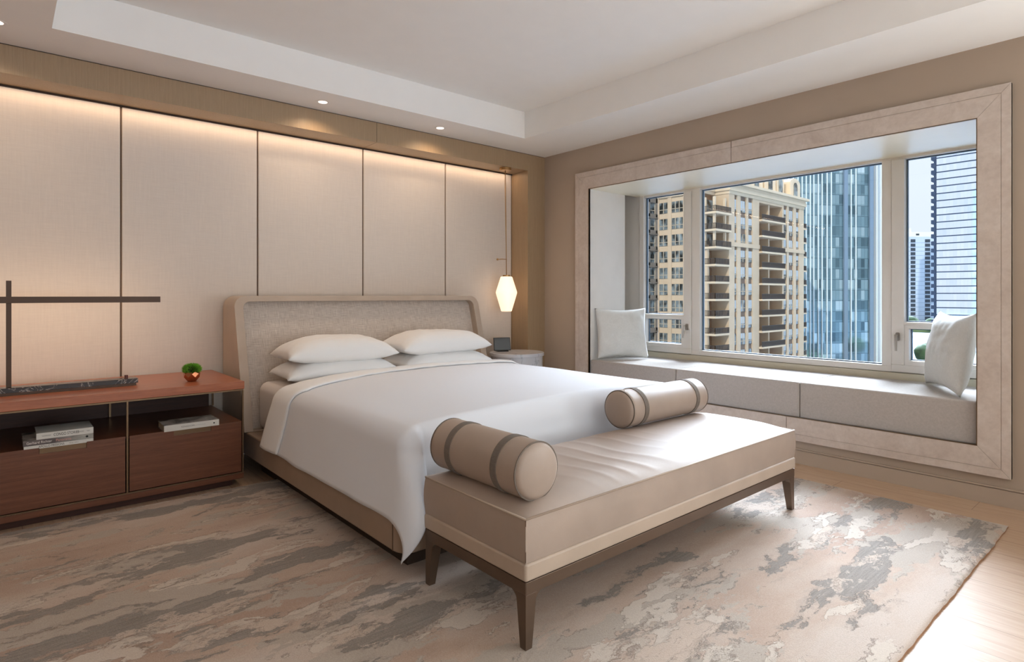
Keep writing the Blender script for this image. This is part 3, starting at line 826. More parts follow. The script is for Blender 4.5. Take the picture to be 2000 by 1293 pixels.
# ------------------------------------------------------------------ bench at the foot of the bed
def bench():
    t = thing('upholstered_bench', 'long taupe leather bench on tapered bronze legs at the foot of the bed', 'bench', (-2.07, -2.82, 0))
    X0, X1, Y0, Y1 = -3.12, -1.03, -3.14, -2.50
    # cushion
    m = M(); Z0, Z1 = .318, .472
    def top(u, v):
        x = X0 + (X1-X0)*u; y = Y0 + (Y1-Y0)*v
        a, b_ = abs(2*u-1), abs(2*v-1)
        e = (1 - a**13) * (1 - b_**4.5)
        z = Z1 + .052*e
        if e > .1:
            ph = (x + .45*y)*46 + 7*noise.noise((x*2.2, y*2.2, 0))
            wr = .0042*(1 - abs(math.sin(ph*.5)))**1.5*max(0, noise.noise((x*1.5 + 4, y*2.0, 8)) + .18 + .35*math.exp(-((x+2.6)/.35)**2))
            z += wr*min(1, (e-.1)*2) + .004*noise.noise((x*2.5, y*4, 2))*min(1, e*2)
        return (x, y, z)
    m.grid(top, 220, 70)
    k = 220; l = 70
    n = len(m.v)
    bnd = [i*(l+1) for i in range(k+1)] + [k*(l+1)+j for j in range(1, l+1)] + [i*(l+1)+l for i in range(k-1, -1, -1)] + [j for j in range(l-1, 0, -1)]
    rows = 6
    base = len(m.v)
    for r in range(1, rows + 1):
        f = r/rows
        for b_ in bnd:
            x, y, z = m.v[b_]
            bulge = .006*math.sin(PI*f)
            nx_ = -1 if abs(x-X0) < 1e-6 else (1 if abs(x-X1) < 1e-6 else 0); ny_ = -1 if abs(y-Y0) < 1e-6 else (1 if abs(y-Y1) < 1e-6 else 0)
            m.v.append((x + nx_*bulge, y + ny_*bulge, Z1 + (Z0 - Z1)*f))
    prev = bnd; nb = len(bnd)
    for r in range(rows):
        cur = [base + r*nb + i for i in range(nb)]
        for i in range(nb):
            j = (i+1) % nb; m.face((prev[i], prev[j], cur[j], cur[i]))
        prev = cur
    m.face(prev)
    cu = m.build('seat_cushion', m_bench, t, smooth='auto')
    pr = [(X0 - .0, Y0 - .0, Z1), (X1, Y0, Z1), (X1, Y1, Z1), (X0, Y1, Z1), (X0, Y0, Z1)]
    for a, b_ in zip(pr[:-1], pr[1:]): pass
    M().tube(pr, .004, 8).build('piping', m_bench2, cu, smooth=True)
    M().prism(rrect(X0 + .004, X1 - .004, Y0 + .004, Y1 - .004, .004, 2), lambda p, q: (p[0], p[1], .3165 if q == 0 else .3195)).build('shadow_joint', m_dark, t)
    M().tube([(X0 - .004, Y0 - .004, .325), (X0 - .001, Y0 - .001, .468)], .0016, 6).build('corner_seam', m_seam, cu)
    M().prism(rrect(X0 - .006, X1 + .006, Y0 - .006, Y1 + .006, .012, 4), lambda p, q: (p[0], p[1], .254 if q == 0 else .3175)).build('padded_deck', m_bench2, t, bevel=.010, seg=4)
    # metal apron
    M().ring(rrect(X0 - .002, X1 + .002, Y0 - .002, Y1 + .002, .004, 2), rrect(X0 + .03, X1 - .03, Y0 + .03, Y1 - .03, .002, 2), lambda p, q: (p[0], p[1], .208 if q == 0 else .2525)).build('apron', m_apron, t, bevel=.0015)
    # legs, each with curved brackets running into the apron
    for (cx, sx) in ((X0, 1), (X1, -1)):
        for (cy, sy) in ((Y0, 1), (Y1, -1)):
            m = M(); w0, w1 = .052, .030
            zs = [.016, .10, .207]
            P = []
            for z in zs:
                f = (z - .016)/.191; w_ = w1 + (w0-w1)*f
                P.append([(cx, cy, z), (cx + sx*w_, cy, z), (cx + sx*w_, cy + sy*w_, z), (cx, cy + sy*w_, z)])
            n = len(m.v)
            for q in P: m.v += q
            for r in range(2):
                for i in range(4):
                    j = (i+1) % 4; m.face((n+r*4+i, n+r*4+j, n+r*4+4+j, n+r*4+4+i))
            m.face((n, n+1, n+2, n+3)); m.face((n+8, n+9, n+10, n+11))
            # bracket fillets
            R = .038
            arc = [(w0 - .004 + R - R*math.cos(a), .207 - R + R*math.sin(a)) for a in [PI/2*i/6 for i in range(7)]]
            prof = [(w0 - .012, .2075), (w0 - .012, .207 - R)] + arc
            m.prism(prof, lambda p, q: (cx + sx*p[0], cy + sy*(.001 + .028*q), p[1]))
            m.prism(prof, lambda p, q: (cx + sx*(.001 + .028*q), cy + sy*p[0], p[1]))
            m.build('leg', m_apron, t, bevel=.0012)
bench()

def bolster(label, c, L, r, axis, bands=(.11, .11), seed=0):
    t = thing('bolster_cushion', label, 'cushion', c, group='leather bolsters on the bench')
    prof = []
    n = 40; dome = .022
    # domed ends
    for i in range(7):
        a = PI/2*i/6; prof.append((max(.0005, (r-.006)*math.sin(a)), -L/2 - dome*math.cos(a)))
    prof.append((r, -L/2 + .008))
    for i in range(1, n): prof.append((r, -L/2 + .008 + (L - .016)*i/n))
    prof.append((r, L/2 - .008))
    for i in range(7):
        a = PI/2*i/6; prof.append((max(.0005, (r-.006)*math.cos(a)), L/2 + dome*math.sin(a)))
    b = M().lathe(prof, c, 56, axis=axis).build('body', m_bench, t, smooth='auto')
    for s in (-1, 1):
        h0 = s*(L/2 - bands[0]); 
        lo, hi = (h0 - .017, h0 + .017)
        M().lathe([(r - .004, lo), (r + .0035, lo), (r + .0035, hi), (r - .004, hi)], c, 56, axis=axis, cap=False).build('strap', m_strap, t, smooth='auto')
        h1 = s*(L/2 - .004)
        M().lathe([(r - .006, h1 - .0018), (r + .0014, h1 - .0018), (r + .0014, h1 + .0018), (r - .006, h1 + .0018)], c, 56, axis=axis, cap=False)  .build('end_piping', m_strap, t, smooth='auto')
    return t
bolster('round taupe bolster lying across the end of the bench nearest the console', (-3.005, -2.80, .604), .55, .108, 'y', (.125, .125))
bolster('round taupe bolster leaning along the bed edge at the window end of the bench', (-1.545, -2.575, .621), .74, .104, 'x', (.115, .115), seed=2)

# ------------------------------------------------------------------ nightstand, tablet, pendant
def nightstand():
    c = (-.515, -.125, 0)
    t = thing('round_nightstand', 'round grey marble drum nightstand between bed and corner', 'nightstand', c)
    M().lathe([(.25, 0), (.262, .01), (.262, .640)], c, 64).build('drum', m_marble, t, smooth='auto')
    M().lathe([(.275, .6405), (.278, .6425), (.278, .670), (.274, .674)], c, 64).build('table_top', m_marble, t, smooth='auto')
nightstand()
def tablet():
    t = thing('tablet', 'small black tablet propped on a stand on the marble nightstand', 'tablet', (-.60, .0, .674), math.radians(-22))
    s = M(); th = math.radians(12)
    def tf(p): # tilt back
        x, y, z = p; return (x, y*math.cos(th) + z*math.sin(th) - .0, z*math.cos(th) - y*math.sin(th) + .010)
    def tb(x0, x1, y0, y1, z0, z1):
        m = M().box(x0, x1, y0, y1, z0, z1); m.v = [tf(v) for v in m.v]; return m
    tb(-.09, .09, 0, .010, 0, .135).build('body', m_black, t, local=True, bevel=.003)
    tb(-.082, .082, -.001, .0005, .008, .127).build('screen', plain('dark_glass', (6, 6, 8), .08), t, local=True)
    M().box(-.06, .06, -.02, .07, 0, .008).build('stand', m_black, t, local=True)
tablet()
def pendant():
    X, Y = -.497, .06
    t = thing('pendant_lamp', 'glowing white glass pendant lamp on a brass rod above the nightstand', 'lamp', (X, Y, 1.08))
    M().lathe([(.062, 0), (.062, .027)], (X - .015, Y, 2.5525), 32).build('canopy', m_brass, t, smooth='auto', bevel=.002)
    M().tube([(X - .015, Y, 2.556), (X - .006, Y, 2.0), (X, Y, 1.46)], .0042, 8).build('rod', m_brass, t, smooth=True)
    M().tube([(X - .030, Y, 2.556), (X - .013, Y, 2.0), (X - .004, Y, 1.63)], .0016, 6).build('cable', m_brass, t, smooth=True)
    M().tube([(X + .004, Y, 1.628), (X - .055, Y, 1.628), (X - .118, Y, 1.622)], .0042, 8).build('swing_arm', m_brass, t, smooth=True)
    M().lathe([(.0005, -.011), (.009, -.007), (.012, 0), (.009, .007), (.0005, .011)], (X - .120, Y, 1.622), 16).build('arm_knob', m_brass, t, smooth=True)
    M().lathe([(.040, 0), (.040, .016)], (X, Y, 1.447), 24).build('cap', m_brass, t, smooth='auto')
    prof = [(.001, .003), (.050, 0), (.056, .004), (.110, .185), (.112, .20), (.108, .215), (.062, .358), (.054, .364), (.001, .365)]
    M().lathe(prof, (X, Y, 1.083), 40, cap=False).build('glass_shade', m_shade, t, smooth='auto')
pendant()

# downlights
for i, (x, y, lab) in enumerate(((-2.60, -.21, 'recessed ceiling downlight above the middle of the bed'), (-1.507, -.21, 'recessed ceiling downlight nearest the corner by the pendant lamp'), (-4.52, -.34, 'recessed ceiling downlight near the tray corner above the console'))):
    t = thing('ceiling_downlight', lab, 'ceiling light', (x, y, CE), group='recessed ceiling downlights')
    M().lathe([(.034, -.001), (.052, -.001), (.052, .0), (.034, .0)], (x, y, CE - .002), 32, cap=False).build('trim_ring', m_ceil, t, smooth='auto')
    M().lathe([(.001, 0), (.034, 0)], (x, y, CE - .0025), 32, cap=False).build('lens', m_bulb, t)

# ------------------------------------------------------------------ window seat cushions and scatter cushions
def seat_cushion(y0, y1, label):
    pts = rrect(.002, .733, y0 + .002, y1 - .002, .012, 3)
    o = M().prism(pts, lambda p, q: (p[0], p[1], .3395 if q == 0 else .602)).build('window_seat_cushion', m_seat, None, bevel=.028, seg=5)
    return tag(o, label, 'seat cushion', 'grey cushions along the window seat')
seat_cushion(-3.787, -2.725, 'grey window seat cushion under the tall scatter cushion seen edge-on')
seat_cushion(-2.725, -1.655, 'middle grey window seat cushion, between the other two')
seat_cushion(-1.655, -.658, 'grey window seat cushion next to the corner, partly hidden by the bed')
pillow('scatter_cushion', 'square pale linen cushion on the window seat nearest the bed corner', 'cushion', .56, .51, .15, (.275, -.84, .868), math.radians(-27), mat=m_cush, group='linen cushions on the window seat', rx=math.radians(-8), ear=.07, stand=True, seed=3)
pillow('scatter_cushion', 'plump pale linen cushion on the window seat farthest from the bed', 'cushion', .66, .54, .20, (.375, -3.56, .872), math.radians(180 + 30), mat=m_cush, group='linen cushions on the window seat', rx=math.radians(-9), ear=.09, stand=True, seed=21)

# ------------------------------------------------------------------ the city outside
GZ = -19.0
m_beige = plain('limestone_facade', (206, 182, 152), .85, 0, .05, .4)
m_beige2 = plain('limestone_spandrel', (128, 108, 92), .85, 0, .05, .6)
m_slab = plain('balcony_slab_paint', (214, 192, 162), .8, 0, .03, .5)
m_rail = plain('dark_iron_railing', (64, 58, 54), .6)
m_shaded_wing = plain('shaded_limestone', (132, 122, 110), .85, 0, .06, .4)  # limestone wing with its shade put into a grey colour
m_slate = plain('slate_roof', (92, 90, 92), .7, 0, .12, 1)
m_bwin = NT('apartment_glass'); m_bwin.set(m_bwin.ramp(m_bwin.noise(m_bwin.mp((.6, .6, .4)), 1.3, 2), [(.38, lin((40, 42, 40))), (.55, lin((120, 128, 128))), (.7, lin((150, 160, 160)))]), .12, 0, .6); m_bwin = m_bwin.m
m_blind = plain('white_blinds', (186, 190, 190), .7)
m_wframe = plain('cream_window_frame', (200, 182, 156), .7)
m_recess_shade = plain('balcony_back_wall', (150, 116, 86), .85, 0, .05, .5)  # the deep shade of the balconies is put into this brown

XC, YC = 94.07, 52.82
floors = [17.5 - 3.2*k for k in range(10)]         # balcony slab levels
def apartment():
    t = thing('apartment_tower', 'beige limestone apartment tower with stacked balconies outside the window', 'building', (XC + 12, YC + 10, GZ))
    m = M()
    # main body with notch at the corner; right facade faces the street
    X1 = 131.2
    cols = [(101.01, 101.97), (103.32, 105.5), (106.31, 108.04), (121.45, 122.89), (123.86, 126.09), (127.35, 128.88)]
    # wall planes are built as piers between windows (depth .5)
    piersx = [(98.95, 101.0), (101.97, 103.3), (105.5, 106.3), (108.04, 110.66), (120.74, 121.45), (122.89, 123.86), (126.09, 127.35), (128.88, X1)]
    for a, b_ in piersx: m.box(a, b_, YC, YC + .6, GZ, 20.6)
    m.box(98.95, 110.5, YC + .6, YC + 14, GZ, 20.6)
    m.box(110.5, 120.9, YC + 3.0, YC + 14, GZ, 20.6)
    m.box(120.74, X1, YC + .6, YC + 14, GZ, 20.6)
    # left facade
    m.box(XC + .5, 98.95, YC + 4.0, YC + 12.4, GZ, 20.6)
    for (a, b_) in ((55.45, 59.56), (62.19, 63.0), (65.03, 65.3)): m.box(XC, XC + .5, a, b_, GZ, 20.6)
    # lower part of the notch gets a corner pier
    m.box(XC, XC + .6, 54.4, 55.5, GZ, 10.6)
    m.box(110.66, 120.74, YC, YC + 3, 19.9, 20.6)
    m.box(115.5, 116.1, YC + .5, YC + 3, GZ, 20.0)
    # band above the eighth storey
    m.box(98.93, 110.7, YC - .15, YC + .6, 10.55, 11.35); m.box(120.7, X1 + .1, YC - .15, YC + .6, 10.55, 11.35)
    m.build('wall', m_beige, t)
    M().box(110.7, 120.7, YC + 2.7, YC + 2.99, GZ, 19.9).box(XC + 1.2, 98.9, YC + 3.6, YC + 3.99, GZ, 20.6).build('balcony_back_wall', m_recess_shade, t)
    c_ = M()
    for i, (o_, z0, z1) in enumerate(((.15, 20.4, 21.0), (.45, 21.0, 21.7), (.3, 21.7, 22.2), (.9, 22.2, 22.7))):
        c_.box(98.95 - o_, X1 + o_, YC - o_, YC + 14, z0, z1); c_.box(XC - o_, 98.95, YC + 3.0 - o_, YC + 12.6, z0, z1)
    c_.build('cornice', m_slab, t)
    # windows: glazing with blinds, set into full-height spandrel strips
    def win_y(x0, x1, z0, z1, k):
        Y0 = YC + .30
        g = M().mat(0).box(x0, x1, Y0 - .12, Y0, z0, z1)
        xm = (x0 + x1)/2
        bl = random.choice((.0, .45, .6, .75, .85))
        if bl: g.mat(1).box(x0 + .05, x1 - .35 if x1 - x0 > 1.8 else x1 - .05, Y0 - .14, Y0 - .11, z1 - (z1-z0)*bl, z1 - .02)
        g.mat(2).box(x0, x0 + .10, Y0 - .18, Y0 - .10, z0, z1).box(x1 - .10, x1, Y0 - .18, Y0 - .10, z0, z1)
        g.box(x0, x1, Y0 - .18, Y0 - .10, z0 + .62, z0 + .72)
        if x1 - x0 > 1.8: g.box(xm - .06, xm + .06, Y0 - .18, Y0 - .10, z0, z1)
        g.build('window', [m_bwin, m_blind, m_wframe], t)
    for (a, b_) in cols:
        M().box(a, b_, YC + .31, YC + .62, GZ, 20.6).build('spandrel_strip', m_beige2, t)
        for k, fz in enumerate(floors): win_y(a, b_, fz - .15, fz + 2.05, k)
    for (a, b_) in ((59.56, 62.19), (63.0, 65.03)):
        M().box(XC + .25, XC + .55, a, b_, GZ, 20.6).build('spandrel_strip', m_beige, t)
        for k, fz in enumerate(floors):
            g = M().mat(0).box(XC + .14, XC + .24, a, b_, fz - .15, fz + 1.95)
            n_l = 3 if b_ - a > 2.3 else 2
            g.mat(2)
            for i in range(n_l + 1):
                yy = a + (b_-a)*i/n_l; g.box(XC + .06, XC + .15, yy - .06, yy + .06, fz - .15, fz + 1.95)
            g.box(XC + .06, XC + .15, a, b_, fz + .5, fz + .6)
            g.build('window', [m_bwin, m_blind, m_wframe], t)
    # balconies: corner, middle, far side
    def railing(m, pts, z):
        for (a, b_) in zip(pts[:-1], pts[1:]):
            L = math.hypot(b_[0]-a[0], b_[1]-a[1]); nn = max(2, int(L/.22))
            lo = (min(a[0], b_[0]) - .04, max(a[0], b_[0]) + .04, min(a[1], b_[1]) - .04, max(a[1], b_[1]) + .04)
            m.box(*lo, z + 1.0, z + 1.08); m.box(*lo, z + .12, z + .18)
            for i in range(nn + 1):
                x = a[0] + (b_[0]-a[0])*i/nn; y = a[1] + (b_[1]-a[1])*i/nn
                m.box(x - .035, x + .035, y - .035, y + .035, z, z + 1.0)
    for k, fz in enumerate(floors):
        up = k < 3
        z = fz - 1.0 + .1
        x0 = XC - (.5 if up else .1); y0 = YC - (.5 if up else .1)
        b_ = M().box(x0, 99.0, y0, YC + 4.0, z - .38, z).build('balcony', m_slab, t)
        r = M(); railing(r, [(x0 + .1, 55.5), (x0 + .1, y0 + .1), (98.95, y0 + .1)], z)
        r.build('railing', m_rail, b_)
        g = M().box(XC + .9, 97.6, YC + 2.2 if up else YC + 3.2, YC + 3.9, z, z + 2.5)
        g.build('glass_door', m_bwin, b_)
        if up:
            for (ca, cb) in ((XC + .2, YC + .2), (97.9, YC + .2), (XC + .2, 54.9)): M().box(ca, ca + .4, cb, cb + .4, z, z + 2.82).build('column', m_slab, b_)
        zz = fz - 1.0
        b2 = M().box(110.6, 120.8, YC - .7, YC + 3, zz - .35, zz).build('balcony', m_slab, t)
        r = M(); railing(r, [(110.65, YC - .6), (120.75, YC - .6)], zz); r.build('railing', m_rail, b2)
        for ca in (111.0, 116.2): M().box(ca, ca + 1.9, YC + 2.5, YC + 2.72, zz, zz + 2.4).build('glass_door', m_bwin, b2)
        b3 = M().box(X1, X1 + 3.6, YC + .8, YC + 6, zz - .3, zz).build('balcony', m_slab, t)
        r = M(); railing(r, [(X1, YC + .9), (X1 + 3.5, YC + .9), (X1 + 3.5, YC + 6)], zz); r.build('railing', m_rail, b3)
    # mansard roof with dormers
    roof = M()
    def frustum(m, x0, x1, y0, y1, z0, z1, i):
        n = len(m.v); m.v += [(x0,y0,z0),(x1,y0,z0),(x1,y1,z0),(x0,y1,z0),(x0+i,y0+i,z1),(x1-i,y0+i,z1),(x1-i,y1-i,z1),(x0+i,y1-i,z1)]
        for q in ((0,3,2,1),(4,5,6,7),(0,1,5,4),(1,2,6,5),(2,3,7,6),(3,0,4,7)): m.face([n+j for j in q])
    frustum(roof, 109, 137, YC + 3, YC + 13, 22.7, 30, 2.6)
    roof.build('mansard_roof', m_slate, t)
    for (cx, wd, hh) in ((113.5, 5.5, 5.2), (119.5, 5.0, 6.6), (124.2, 3.4, 6.2), (131.5, 5.2, 5.0)):
        d = M().box(cx - wd/2, cx + wd/2, YC + 2.0, YC + 6, 22.7, 22.7 + hh*.72)
        d.prism([(cx - wd/2 + wd/2*(1-math.cos(PI*i/10)), 22.7 + hh*.72 + hh*.28*math.sin(PI*i/10)) for i in range(11)], lambda p, q: (p[0], YC + 2.0 + 4*q, p[1]))
        dd = d.build('dormer', m_slab, t)
        M().prism([(cx - .8, 23.6), (cx + .8, 23.6)] + [(cx + .8*math.cos(PI*i/8), 25.9 + .8*math.sin(PI*i/8)) for i in range(9)], lambda p, q: (p[0], YC + 1.85 + .2*q, p[1])).build('arched_window', m_bwin, dd)
apartment()

def shaded_wing():
    t = thing('apartment_wing', 'wing of the beige apartment tower, coloured grey for its shade', 'building', (88, 68, GZ))
    Y = 65.3
    m = M(); m.box(78, 89.9, Y + .01, Y + 12, GZ, 25); m.box(90.5, 91.6, Y, Y + .5, GZ, 25).box(93.5, 94.06, Y, Y + .5, GZ, 25).box(89.7, 94.06, Y + .5, Y + 12, GZ, 25).box(78, 89.7, Y, Y + .1, GZ, 25)
    fl = [17.4 - 3.2*k for k in range(10)]
    for z in fl: m.box(89.7, 94.06, Y, Y + .5, z - 1.1, z - .1)
    m.box(89.7, 94.06, Y, Y + .5, fl[0] + 2.1, 25)
    m.build('wall', m_shaded_wing, t)
    bd = M()
    for z in fl: bd.box(78, 94.06, Y - .12, Y + .02, z - .95, z - .75)
    bd.build('stone_band', m_shaded_wing, t)
    for z in fl:
        for (a, b_) in ((91.6, 93.5), (89.9, 90.5)):
            g = M().mat(0).box(a, b_, Y + .3, Y + .49, z - .1, z + 2.1)
            g.mat(1).box(a, b_, Y + .2, Y + .31, z + .55, z + .66).box(a, a + .08, Y + .2, Y + .31, z - .1, z + 2.1).box(b_ - .08, b_, Y + .2, Y + .31, z - .1, z + 2.1)
            g.build('window', [m_bwin, m_wframe], t)
shaded_wing()

def curtain(name, dark, mid, pale, fw, fh, rough=.12, metal=.55, ax=0, thr=(.35, .55, .72), mull=.06):
    """glazed curtain wall: panes on a floor grid, each a slightly different tone"""
    t = NT(name)
    sp = t.n('ShaderNodeSeparateXYZ'); t.l(t.tc.outputs['Object'], sp.inputs[0])
    u = t.math('DIVIDE', sp.outputs[ax], fw); v = t.math('DIVIDE', sp.outputs[2], fh)
    cu = t.n('ShaderNodeCombineXYZ'); t.l(t.math('FLOOR', u), cu.inputs[0]); t.l(t.math('FLOOR', v), cu.inputs[1])
    wn = t.n('ShaderNodeTexWhiteNoise', noise_dimensions='2D'); t.l(cu.outputs[0], wn.inputs['Vector'])
    cv = t.n('ShaderNodeCombineXYZ'); t.l(t.math('MULTIPLY', t.math('FLOOR', u), .16), cv.inputs[0]); t.l(t.math('MULTIPLY', t.math('FLOOR', v), 1.7), cv.inputs[1])
    big = t.noise(cv.outputs[0], 1, 3)
    s_ = t.math('ADD', t.math('MULTIPLY', wn.outputs['Value'], .25), t.math('MULTIPLY', big, .80))
    col = t.ramp(s_, [(thr[0], lin(dark)), (thr[1], lin(mid)), (thr[2], lin(pale))])
    fv = t.math('FRACT', v); fu = t.math('FRACT', u)
    band = t.math('LESS_THAN', fv, .2)
    col = t.mix(t.math('MULTIPLY', band, .55), col, lin(mid))
    ml = t.math('MAXIMUM', t.math('LESS_THAN', fu, mull), t.math('LESS_THAN', fv, .06))
    col = t.mix(t.math('MULTIPLY', ml, .7), col, lin(dark))
    t.set(col, rough, metal, .5); return t.m
m_teal = curtain('teal_curtain_wall', (52, 84, 96), (92, 130, 142), (176, 208, 214), 1.35, 3.1, ax=1)
m_fin = plain('white_metal_fin', (228, 236, 240), .5, .1)
m_gcol = plain('grey_blue_pier', (122, 140, 156), .6)

def glass_tower():
    A = Vector((165.6, 73.1, 0)); B = Vector((190.5, 58.16, 0)); d = (B - A).normalized(); ang = math.atan2(d.y, d.x)
    t = thing('glass_skyscraper', 'tall teal glass skyscraper with white vertical fins behind the beige tower', 'building', (A.x, A.y, GZ), ang)
    L = (B-A).length; Hh = 95
    # local frame: x along the facade, -y towards the room
    M().box(-9, L, 0, 24, 0, Hh).build('curtain_wall', curtain('teal_curtain_wall', (66, 90, 100), (118, 146, 156), (196, 214, 218), 1.2, 3.1, .14, .5, 0, (.36, .55, .74)), t, local=True)  # pane tones paint in the reflections on the glass
    M().box(L + .0, L + 3.2, 2.2, 24, 0, Hh).build('side_wall', curtain('pale_curtain_wall', (110, 140, 160), (164, 196, 214), (214, 232, 242), 1.2, 3.1, .1, .5, 0), t, local=True)
    # distances along the facade in metres
    for (a, b_) in [(19.34, 20.52), (27.83, 29.03)]:
        M().box(a, b_, -.5, 0, 0, Hh).build('pier', m_gcol, t, local=True)
    for s in [1.62, 3.09, 4.56, 5.87, 7.18, 8.5, 9.61, 11.08, 12.31, 13.92, 15.31, 21.82, 23.4]:
        M().box(s - .12, s + .12, -.3, 0, 0, Hh).build('fin', m_fin, t, local=True)
    for s in [30.24, 31.62]:
        M().box(s - .2, s + .2, -.4, 2.2, 0, Hh).build('fin', m_fin, t, local=True)
glass_tower()

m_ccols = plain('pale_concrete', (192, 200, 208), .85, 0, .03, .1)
m_ccap = plain('cream_concrete_cap', (226, 220, 206), .85, 0, .03, .1)
m_cdark = plain('dark_balcony_openings', (58, 64, 70), .7)
def white_tower():
    A = Vector((474.5, 134.05, 0)); B = Vector((496.4, 115.14, 0)); d = (B-A).normalized(); ang = math.atan2(d.y, d.x); L = (B-A).length
    t = thing('concrete_apartment_tower', 'distant pale grey apartment tower with dark window columns and cream cap', 'building', (A.x, A.y, GZ), ang)
    H0 = 42.5 + 19.2
    s = L/80.0
    def X(u): return (u - 1752)*s   # facade divided into 80 equal modules
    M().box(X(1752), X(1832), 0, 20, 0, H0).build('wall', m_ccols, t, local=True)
    M().box(X(1762), X(1828), .5, 18, H0, H0 + 3.4).box(X(1765), X(1781), 1, 8, H0 + 3.4, H0 + 6.2).build('roof_cap', m_ccap, t, local=True)
    M().box(X(1790), X(1796), .3, .6, H0 + 1.0, H0 + 2.2).build('roof_vent', m_cdark, t, local=True)
    for k in range(19):
        z = H0 - 4.0 - 3.03*k
        for (a, b_) in ((1778.5, 1787.7), (1806.5, 1816.6)):
            M().box(X(a), X(b_), -.12, .3, z, z + 2.2).build('window', m_cdark, t, local=True)
    j = M()
    for k in range(19): j.box(X(1752), X(1832), -.05, .01, H0 - 4.3 - 3.03*k, H0 - 4.1 - 3.03*k)
    j.build('floor_joint', m_gcol, t, local=True)
white_tower()

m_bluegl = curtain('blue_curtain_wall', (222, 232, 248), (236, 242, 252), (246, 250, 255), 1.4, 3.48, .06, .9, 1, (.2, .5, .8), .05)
m_band = plain('dark_floor_band', (44, 58, 80), .6)
def blue_tower():
    X, Y = 342.2, 79.1
    t = thing('blue_glass_tower', 'tall blue mirrored glass tower with dark floor bands and notched edge', 'building', (X, Y, GZ))
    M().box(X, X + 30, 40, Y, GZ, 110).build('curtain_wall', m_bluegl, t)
    z = 92.5; k = 0
    while z > GZ + 2:
        M().box(X - .25, X, 40, Y, z, z + .46).build('floor_band', m_band, t)
        M().box(X - .6, X + 12, Y, Y + 1.9, z - .5, z + 1.4).build('balcony', m_band, t)
        z -= 3.48
    M().box(X - .3, X + 1, Y - .2, Y + .8, GZ, 110).build('corner_pier', m_band, t)
blue_tower()

# ground, street, lawns, trees
m_asph = plain('asphalt', (96, 108, 120), .9, 0, .1, .05); m_lawn = plain('lawn', (104, 118, 78), .95, 0, .25, .08); m_pave = plain('pavement', (168, 172, 172), .9, 0, .08, .1)
struct(box('ground', m_asph, -60, 2600, -700, 1500, GZ - 1, GZ))
struct(box('pavement', m_pave, 170, 176, 20, 90, GZ, GZ + .2))
o = box('lawn', m_lawn, 150, 180, 18, 48, GZ, GZ + .35); o['kind'] = 'stuff'; o['label'] = 'pale green lawn by the street far below the window'; o['category'] = 'grass'
o = box('hedge', m_lawn, 376, 384, 60, 150, GZ, GZ + 1.6) ; o['kind'] = 'stuff'; o['label'] = 'strip of green planting in front of the pale tower'; o['category'] = 'hedge'
struct(box('road', plain('road_light', (122, 136, 148), .9), 260, 300, -60, 200, GZ, GZ + .1))
m_leaf = plain('tree_leaves', (62, 82, 56), .9, 0, .4, .6); m_trunk = plain('tree_bark', (84, 70, 58), .9)
def tree(x, y, h, r, label):
    t = thing('street_tree', label, 'tree', (x, y, GZ), group='trees at the foot of the pale tower')
    g = M()
    g.grid(lambda u, v: (x + r*math.sin(PI*v)*math.cos(2*PI*u)*(1 + .25*noise.noise((u*9 + x, v*7, 0))), y + r*math.sin(PI*v)*math.sin(2*PI*u)*(1 + .25*noise.noise((u*9 + x, v*7, 4))), GZ + h*.62 + h*.38*math.cos(PI*v)*(1 + .2*noise.noise((u*8, v*8 + y, 2)))), 18, 10, cu=True)
    g.build('crown', m_leaf, t, smooth=True)
    M().tube([(x, y, GZ), (x + .2, y, GZ + h*.4)], .35, 6).build('trunk', m_trunk, t)
for (x, y, h, r, lab) in ((391, 103.5, 8.5, 4.4, 'large dark green tree at the foot of the pale tower, by the window mullion'),
                         (402, 96.0, 7, 3.0, 'small green tree between the two window columns of the pale tower'),
                         (399, 88.0, 7.6, 3.0, 'green tree under the second window column of the pale tower'),
                         (188, 44.0, 7.0, 3.0, 'tree beside the lawn seen through the small lower pane')): tree(x, y, h, r, lab)

# ------------------------------------------------------------------ light
EAST = 64.0
wd = bpy.data.worlds.new('world'); scene.world = wd; wd.use_nodes = True
nt = wd.node_tree; bg = nt.nodes['Background']
tc = nt.nodes.new('ShaderNodeTexCoord'); sp = nt.nodes.new('ShaderNodeSeparateXYZ'); nt.links.new(tc.outputs['Generated'], sp.inputs[0])
rp = nt.nodes.new('ShaderNodeValToRGB'); nt.links.new(sp.outputs[2], rp.inputs[0])
E_ = rp.color_ramp.elements; E_[0].position = 0.0; E_[0].color = (.80, .87, .96, 1); E_[1].position = .9; E_[1].color = (.62, .76, 1.0, 1)
x_ = rp.color_ramp.elements.new(.30); x_.color = (.82, .90, 1.0, 1)
mr = nt.nodes.new('ShaderNodeMapRange'); nt.links.new(sp.outputs[2], mr.inputs[0])
mr.inputs[1].default_value = .30; mr.inputs[2].default_value = .55; mr.inputs[3].default_value = 1.0; mr.inputs[4].default_value = 3.5
